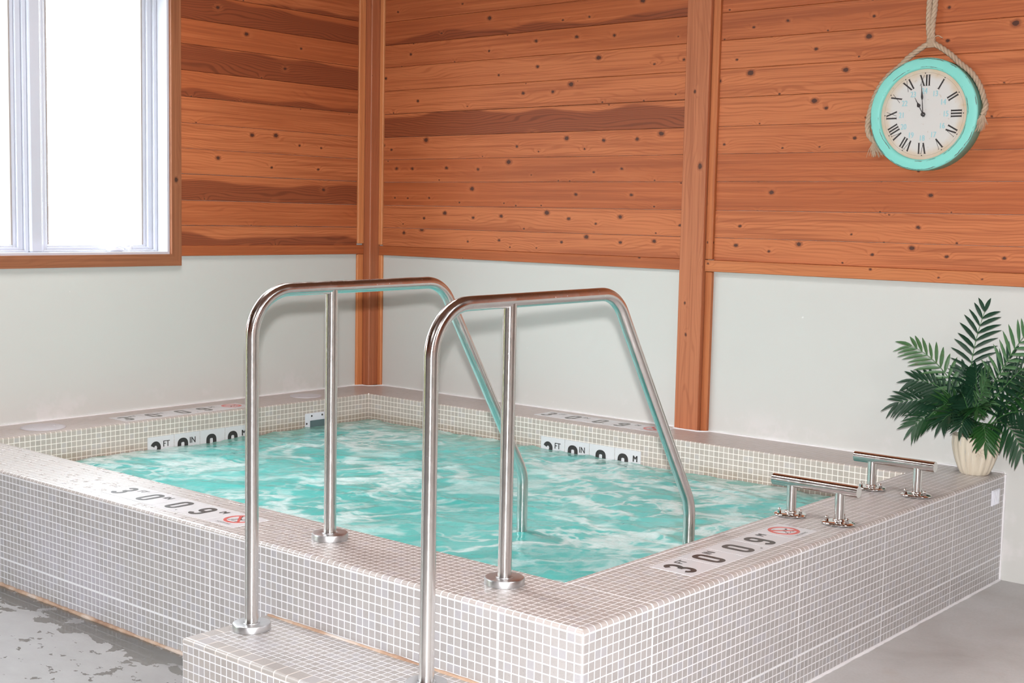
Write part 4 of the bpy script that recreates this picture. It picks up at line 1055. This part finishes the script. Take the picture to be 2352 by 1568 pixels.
# ------------------------------------------------------------------ potted palm
PX, PY = 3.632, -0.106
def palm():
    org = (PX, PY, H)
    root = empty('potted_palm', org, 'artificial parlour palm in a ribbed cream pot on the tub corner', 'plant')
    def rf(a, i): return 1.0 + 0.030 * math.cos(16 * a) if 1 <= i <= 9 else 1.0
    prof = [(0.052, 0.0), (0.056, 0.004), (0.064, 0.022), (0.073, 0.046), (0.081, 0.072), (0.087, 0.098), (0.0905, 0.120), (0.0905, 0.136), (0.090, 0.146), (0.092, 0.150), (0.091, 0.155), (0.086, 0.156), (0.083, 0.150), (0.080, 0.130)]
    mb = MB(); mb.lathe(prof, 128, (PX, PY, H + 0.0004), rfun=rf)
    pot = mb.build('pot', M['pot'], root, org); pot['label'] = 'ribbed whitewashed cream pot'
    # moulded rosette on the front
    mb = MB(); dirv = Vector((0.50, -0.86, 0)).normalized(); rgt = Vector((0.86, 0.50, 0)); c = Vector((PX, PY, H + 0.098)) + dirv * 0.0885
    for rad, nn, tr_ in ((0.018, 8, 0.0042), (0.010, 6, 0.0036)):
        for q in range(nn):
            a = 2 * PI * q / nn; p = c + rgt * rad * math.cos(a) + Vector((0, 0, 1)) * rad * math.sin(a)
            mb.lathe([(tr_ * 0.2, -tr_), (tr_ * 0.85, -tr_ * 0.5), (tr_, 0), (tr_ * 0.85, tr_ * 0.5), (tr_ * 0.2, tr_)], 10, tuple(p))
    mb.lathe([(0.001, -0.005), (0.005, 0), (0.001, 0.005)], 10, tuple(c)); mb.build('rosette', M['pot'], pot, org)
    mb = MB(); mb.lathe([(0.082, 0.134), (0.05, 0.143), (0.001, 0.147)], 32, (PX, PY, H)); mb.build('moss', M['moss'], root, org)
    rg = random.Random(21)
    def frond(tip, ctrl, n_leaf, ll, pale, width=0.0150, droop=0.20, seed=0, start=0.30):
        r = random.Random(seed); mb = MB()
        p0 = Vector((PX + r.uniform(-0.03, 0.03), PY + r.uniform(-0.03, 0.03), H + 0.140)); p2 = Vector(tip); p1 = Vector(ctrl)
        def bz(t): return p0 * (1 - t) ** 2 + p1 * 2 * t * (1 - t) + p2 * t * t
        def tg(t): return ((p1 - p0) * (1 - t) + (p2 - p1) * t).normalized()
        path = [bz(i / 20) for i in range(21)]
        mb.tube(path, [0.0028 - 0.0020 * i / 20 for i in range(21)], 7)
        nst = len(mb.f)
        up = Vector((0.20 + r.uniform(-.25, .25), -0.62, 0.62 + r.uniform(-.2, .2))).normalized()
        for i in range(n_leaf):
            t = start + (1 - start) * i / (n_leaf - 1); b = bz(min(t, 0.995)); T = tg(t)
            sd = T.cross(up)
            if sd.length < 0.2: sd = Vector((0.76, 0.65, 0))
            sd.normalize(); nr = sd.cross(T).normalized()
            prog = (t - start) / (1 - start)
            L = ll * (0.55 + 0.75 * math.sin(PI * min(1, 0.15 + prog * 0.72))) * r.uniform(0.88, 1.08)
            fwd = 0.50 + 0.9 * prog
            for s_ in (-1, 1):
                dr = (sd * s_ + T * fwd + nr * r.uniform(-0.1, 0.25)).normalized()
                if prog > 0.97 and s_ > 0: dr = T
                wv = (nr.cross(dr)).normalized() * width * r.uniform(0.85, 1.15)
                segs = [(0.0, 0.25), (0.2, 0.85), (0.45, 1.0), (0.7, 0.75), (0.9, 0.3), (1.0, 0.0)]
                L_ = []; R_ = []; C_ = []
                for q, wd in segs:
                    c = b + dr * (L * q) + Vector((0, 0, -1)) * (droop * L * q * q)
                    c.y = min(c.y, -0.024)
                    L_.append(c + wv * wd * 0.5); R_.append(c - wv * wd * 0.5); C_.append(c + nr * (-0.0015))
                for q in range(len(segs) - 1):
                    q0, q1 = segs[q][0], segs[q + 1][0]
                    mb.face([L_[q], C_[q], C_[q + 1], L_[q + 1]], [(q0, 0), (q0, .5), (q1, .5), (q1, 0)], smooth=True, mi=1)
                    mb.face([C_[q], R_[q], R_[q + 1], C_[q + 1]], [(q0, .5), (q0, 1), (q1, 1), (q1, .5)], smooth=True, mi=1)
        o = mb.build('frond', [M['stalk'], M['leaf_pale' if pale else 'leaf']], root, org)
        if pale: o['label'] = 'paler green frond'
    # tips (x, y, z) worked out from where the photo shows them
    Z = H
    F = [((3.655, -0.150, Z + 0.660), (3.560, -0.110, Z + 0.40), 13, 0.095, 0),
         ((3.365, -0.160, Z + 0.500), (3.560, -0.130, Z + 0.42), 13, 0.085, 1),
         ((3.400, -0.200, Z + 0.365), (3.560, -0.150, Z + 0.37), 13, 0.085, 0),
         ((3.350, -0.230, Z + 0.270), (3.520, -0.170, Z + 0.34), 14, 0.085, 0),
         ((3.430, -0.250, Z + 0.185), (3.520, -0.210, Z + 0.31), 13, 0.085, 0),
         ((3.470, -0.120, Z + 0.330), (3.540, -0.120, Z + 0.32), 12, 0.085, 0),
         ((3.655, -0.330, Z + 0.215), (3.640, -0.250, Z + 0.31), 12, 0.070, 0),
         ((3.570, -0.310, Z + 0.225), (3.590, -0.230, Z + 0.31), 12, 0.072, 0),
         ((3.745, -0.310, Z + 0.165), (3.710, -0.250, Z + 0.30), 13, 0.078, 0),
         ((3.860, -0.200, Z + 0.620), (3.700, -0.140, Z + 0.42), 13, 0.095, 1),
         ((3.900, -0.230, Z + 0.500), (3.760, -0.160, Z + 0.42), 13, 0.095, 0),
         ((3.930, -0.200, Z + 0.370), (3.780, -0.150, Z + 0.38), 13, 0.095, 0),
         ((3.930, -0.240, Z + 0.250), (3.790, -0.180, Z + 0.35), 13, 0.090, 0),
         ((3.880, -0.280, Z + 0.130), (3.780, -0.230, Z + 0.33), 13, 0.085, 0),
         ((3.760, -0.140, Z + 0.480), (3.690, -0.110, Z + 0.35), 12, 0.095, 0),
         ((3.800, -0.100, Z + 0.400), (3.720, -0.090, Z + 0.33), 12, 0.090, 0),
         ((3.700, -0.210, Z + 0.400), (3.660, -0.160, Z + 0.33), 12, 0.085, 1),
         ((3.560, -0.080, Z + 0.400), (3.580, -0.090, Z + 0.32), 11, 0.085, 0),
         ((3.690, -0.270, Z + 0.285), (3.670, -0.200, Z + 0.32), 12, 0.080, 0),
         ((3.530, -0.210, Z + 0.275), (3.570, -0.170, Z + 0.31), 12, 0.085, 0),
         ((3.600, -0.200, Z + 0.330), (3.600, -0.160, Z + 0.31), 12, 0.085, 0),
         ((3.480, -0.190, Z + 0.320), (3.560, -0.160, Z + 0.33), 12, 0.085, 0),
         ((3.640, -0.170, Z + 0.420), (3.640, -0.130, Z + 0.33), 12, 0.080, 0)]
    for i, (tip, ctrl, n, ll, pale) in enumerate(F): frond(tip, ctrl, n, ll, pale, seed=i * 3 + 1)
palm()

# ------------------------------------------------------------------ light
wd = bpy.data.worlds.new('sky'); S.world = wd; wd.use_nodes = True
bg = wd.node_tree.nodes['Background']; bg.inputs[0].default_value = (0.90, 0.95, 1.0, 1); bg.inputs[1].default_value = 15.0
def area(name, loc, rot, sx, sy, power, col=(1, 1, 1), portal=False):
    l = bpy.data.lights.new(name, 'AREA'); l.shape = 'RECTANGLE'; l.size = sx; l.size_y = sy; l.energy = power; l.color = col
    if portal: l.cycles.is_portal = True
    o = bpy.data.objects.new(name, l); COL.objects.link(o); o.location = loc; o.rotation_euler = rot; return o
area('window_portal', (-0.19, (WY0 + WY1) / 2, (WZ0 + WZ1) / 2), (0, R(-90), 0), WZ1 - WZ0, WY1 - WY0, 1, portal=True)
area('door_portal', (-0.19, (DY0 + DY1) / 2, DZ1 / 2), (0, R(-90), 0), DZ1, DY1 - DY0, 1, portal=True)
# unseen area lights added under the ceiling to lift the ambient light
for x, y, pw in ((1.5, -2.3, 44), (5.6, -2.4, 10), (3.6, -5.4, 10), (7.0, -3.4, 70)):
    area('ambient_fill', (x, y, CEIL - 0.03), (0, 0, 0), 1.2, 0.5, pw, (1.0, 0.975, 0.955))
# the photographer's flash, just above the lens
fl = bpy.data.lights.new('camera_flash', 'SPOT'); fl.energy = 960; fl.spot_size = R(100); fl.spot_blend = 0.8; fl.shadow_soft_size = 0.022; fl.color = (0.985, 0.985, 1.0)
fo = bpy.data.objects.new('camera_flash', fl); COL.objects.link(fo)
fp = Vector(CW) + Matrix(RM) @ Vector((0.0, 0.118, 0.0)); fo.location = fp; fo.rotation_euler = (Vector((2.7, -1.5, 0.6)) - fp).to_track_quat('-Z', 'Y').to_euler()

# ------------------------------------------------------------------ view
S.view_settings.view_transform = 'Standard'; S.view_settings.look = 'None'; S.view_settings.gamma = 1.0; S.view_settings.use_curve_mapping = False
S.view_settings.exposure = -0.02
try:
    S.cycles.max_bounces = 6; S.cycles.diffuse_bounces = 3; S.cycles.glossy_bounces = 4; S.cycles.use_adaptive_sampling = True; S.cycles.adaptive_threshold = 0.15; S.cycles.adaptive_min_samples = 16; S.cycles.transparent_max_bounces = 12
    S.cycles.use_denoising = True; S.cycles.sample_clamp_indirect = 8.0
    S.cycles.caustics_reflective = False; S.cycles.caustics_refractive = False
except Exception: pass
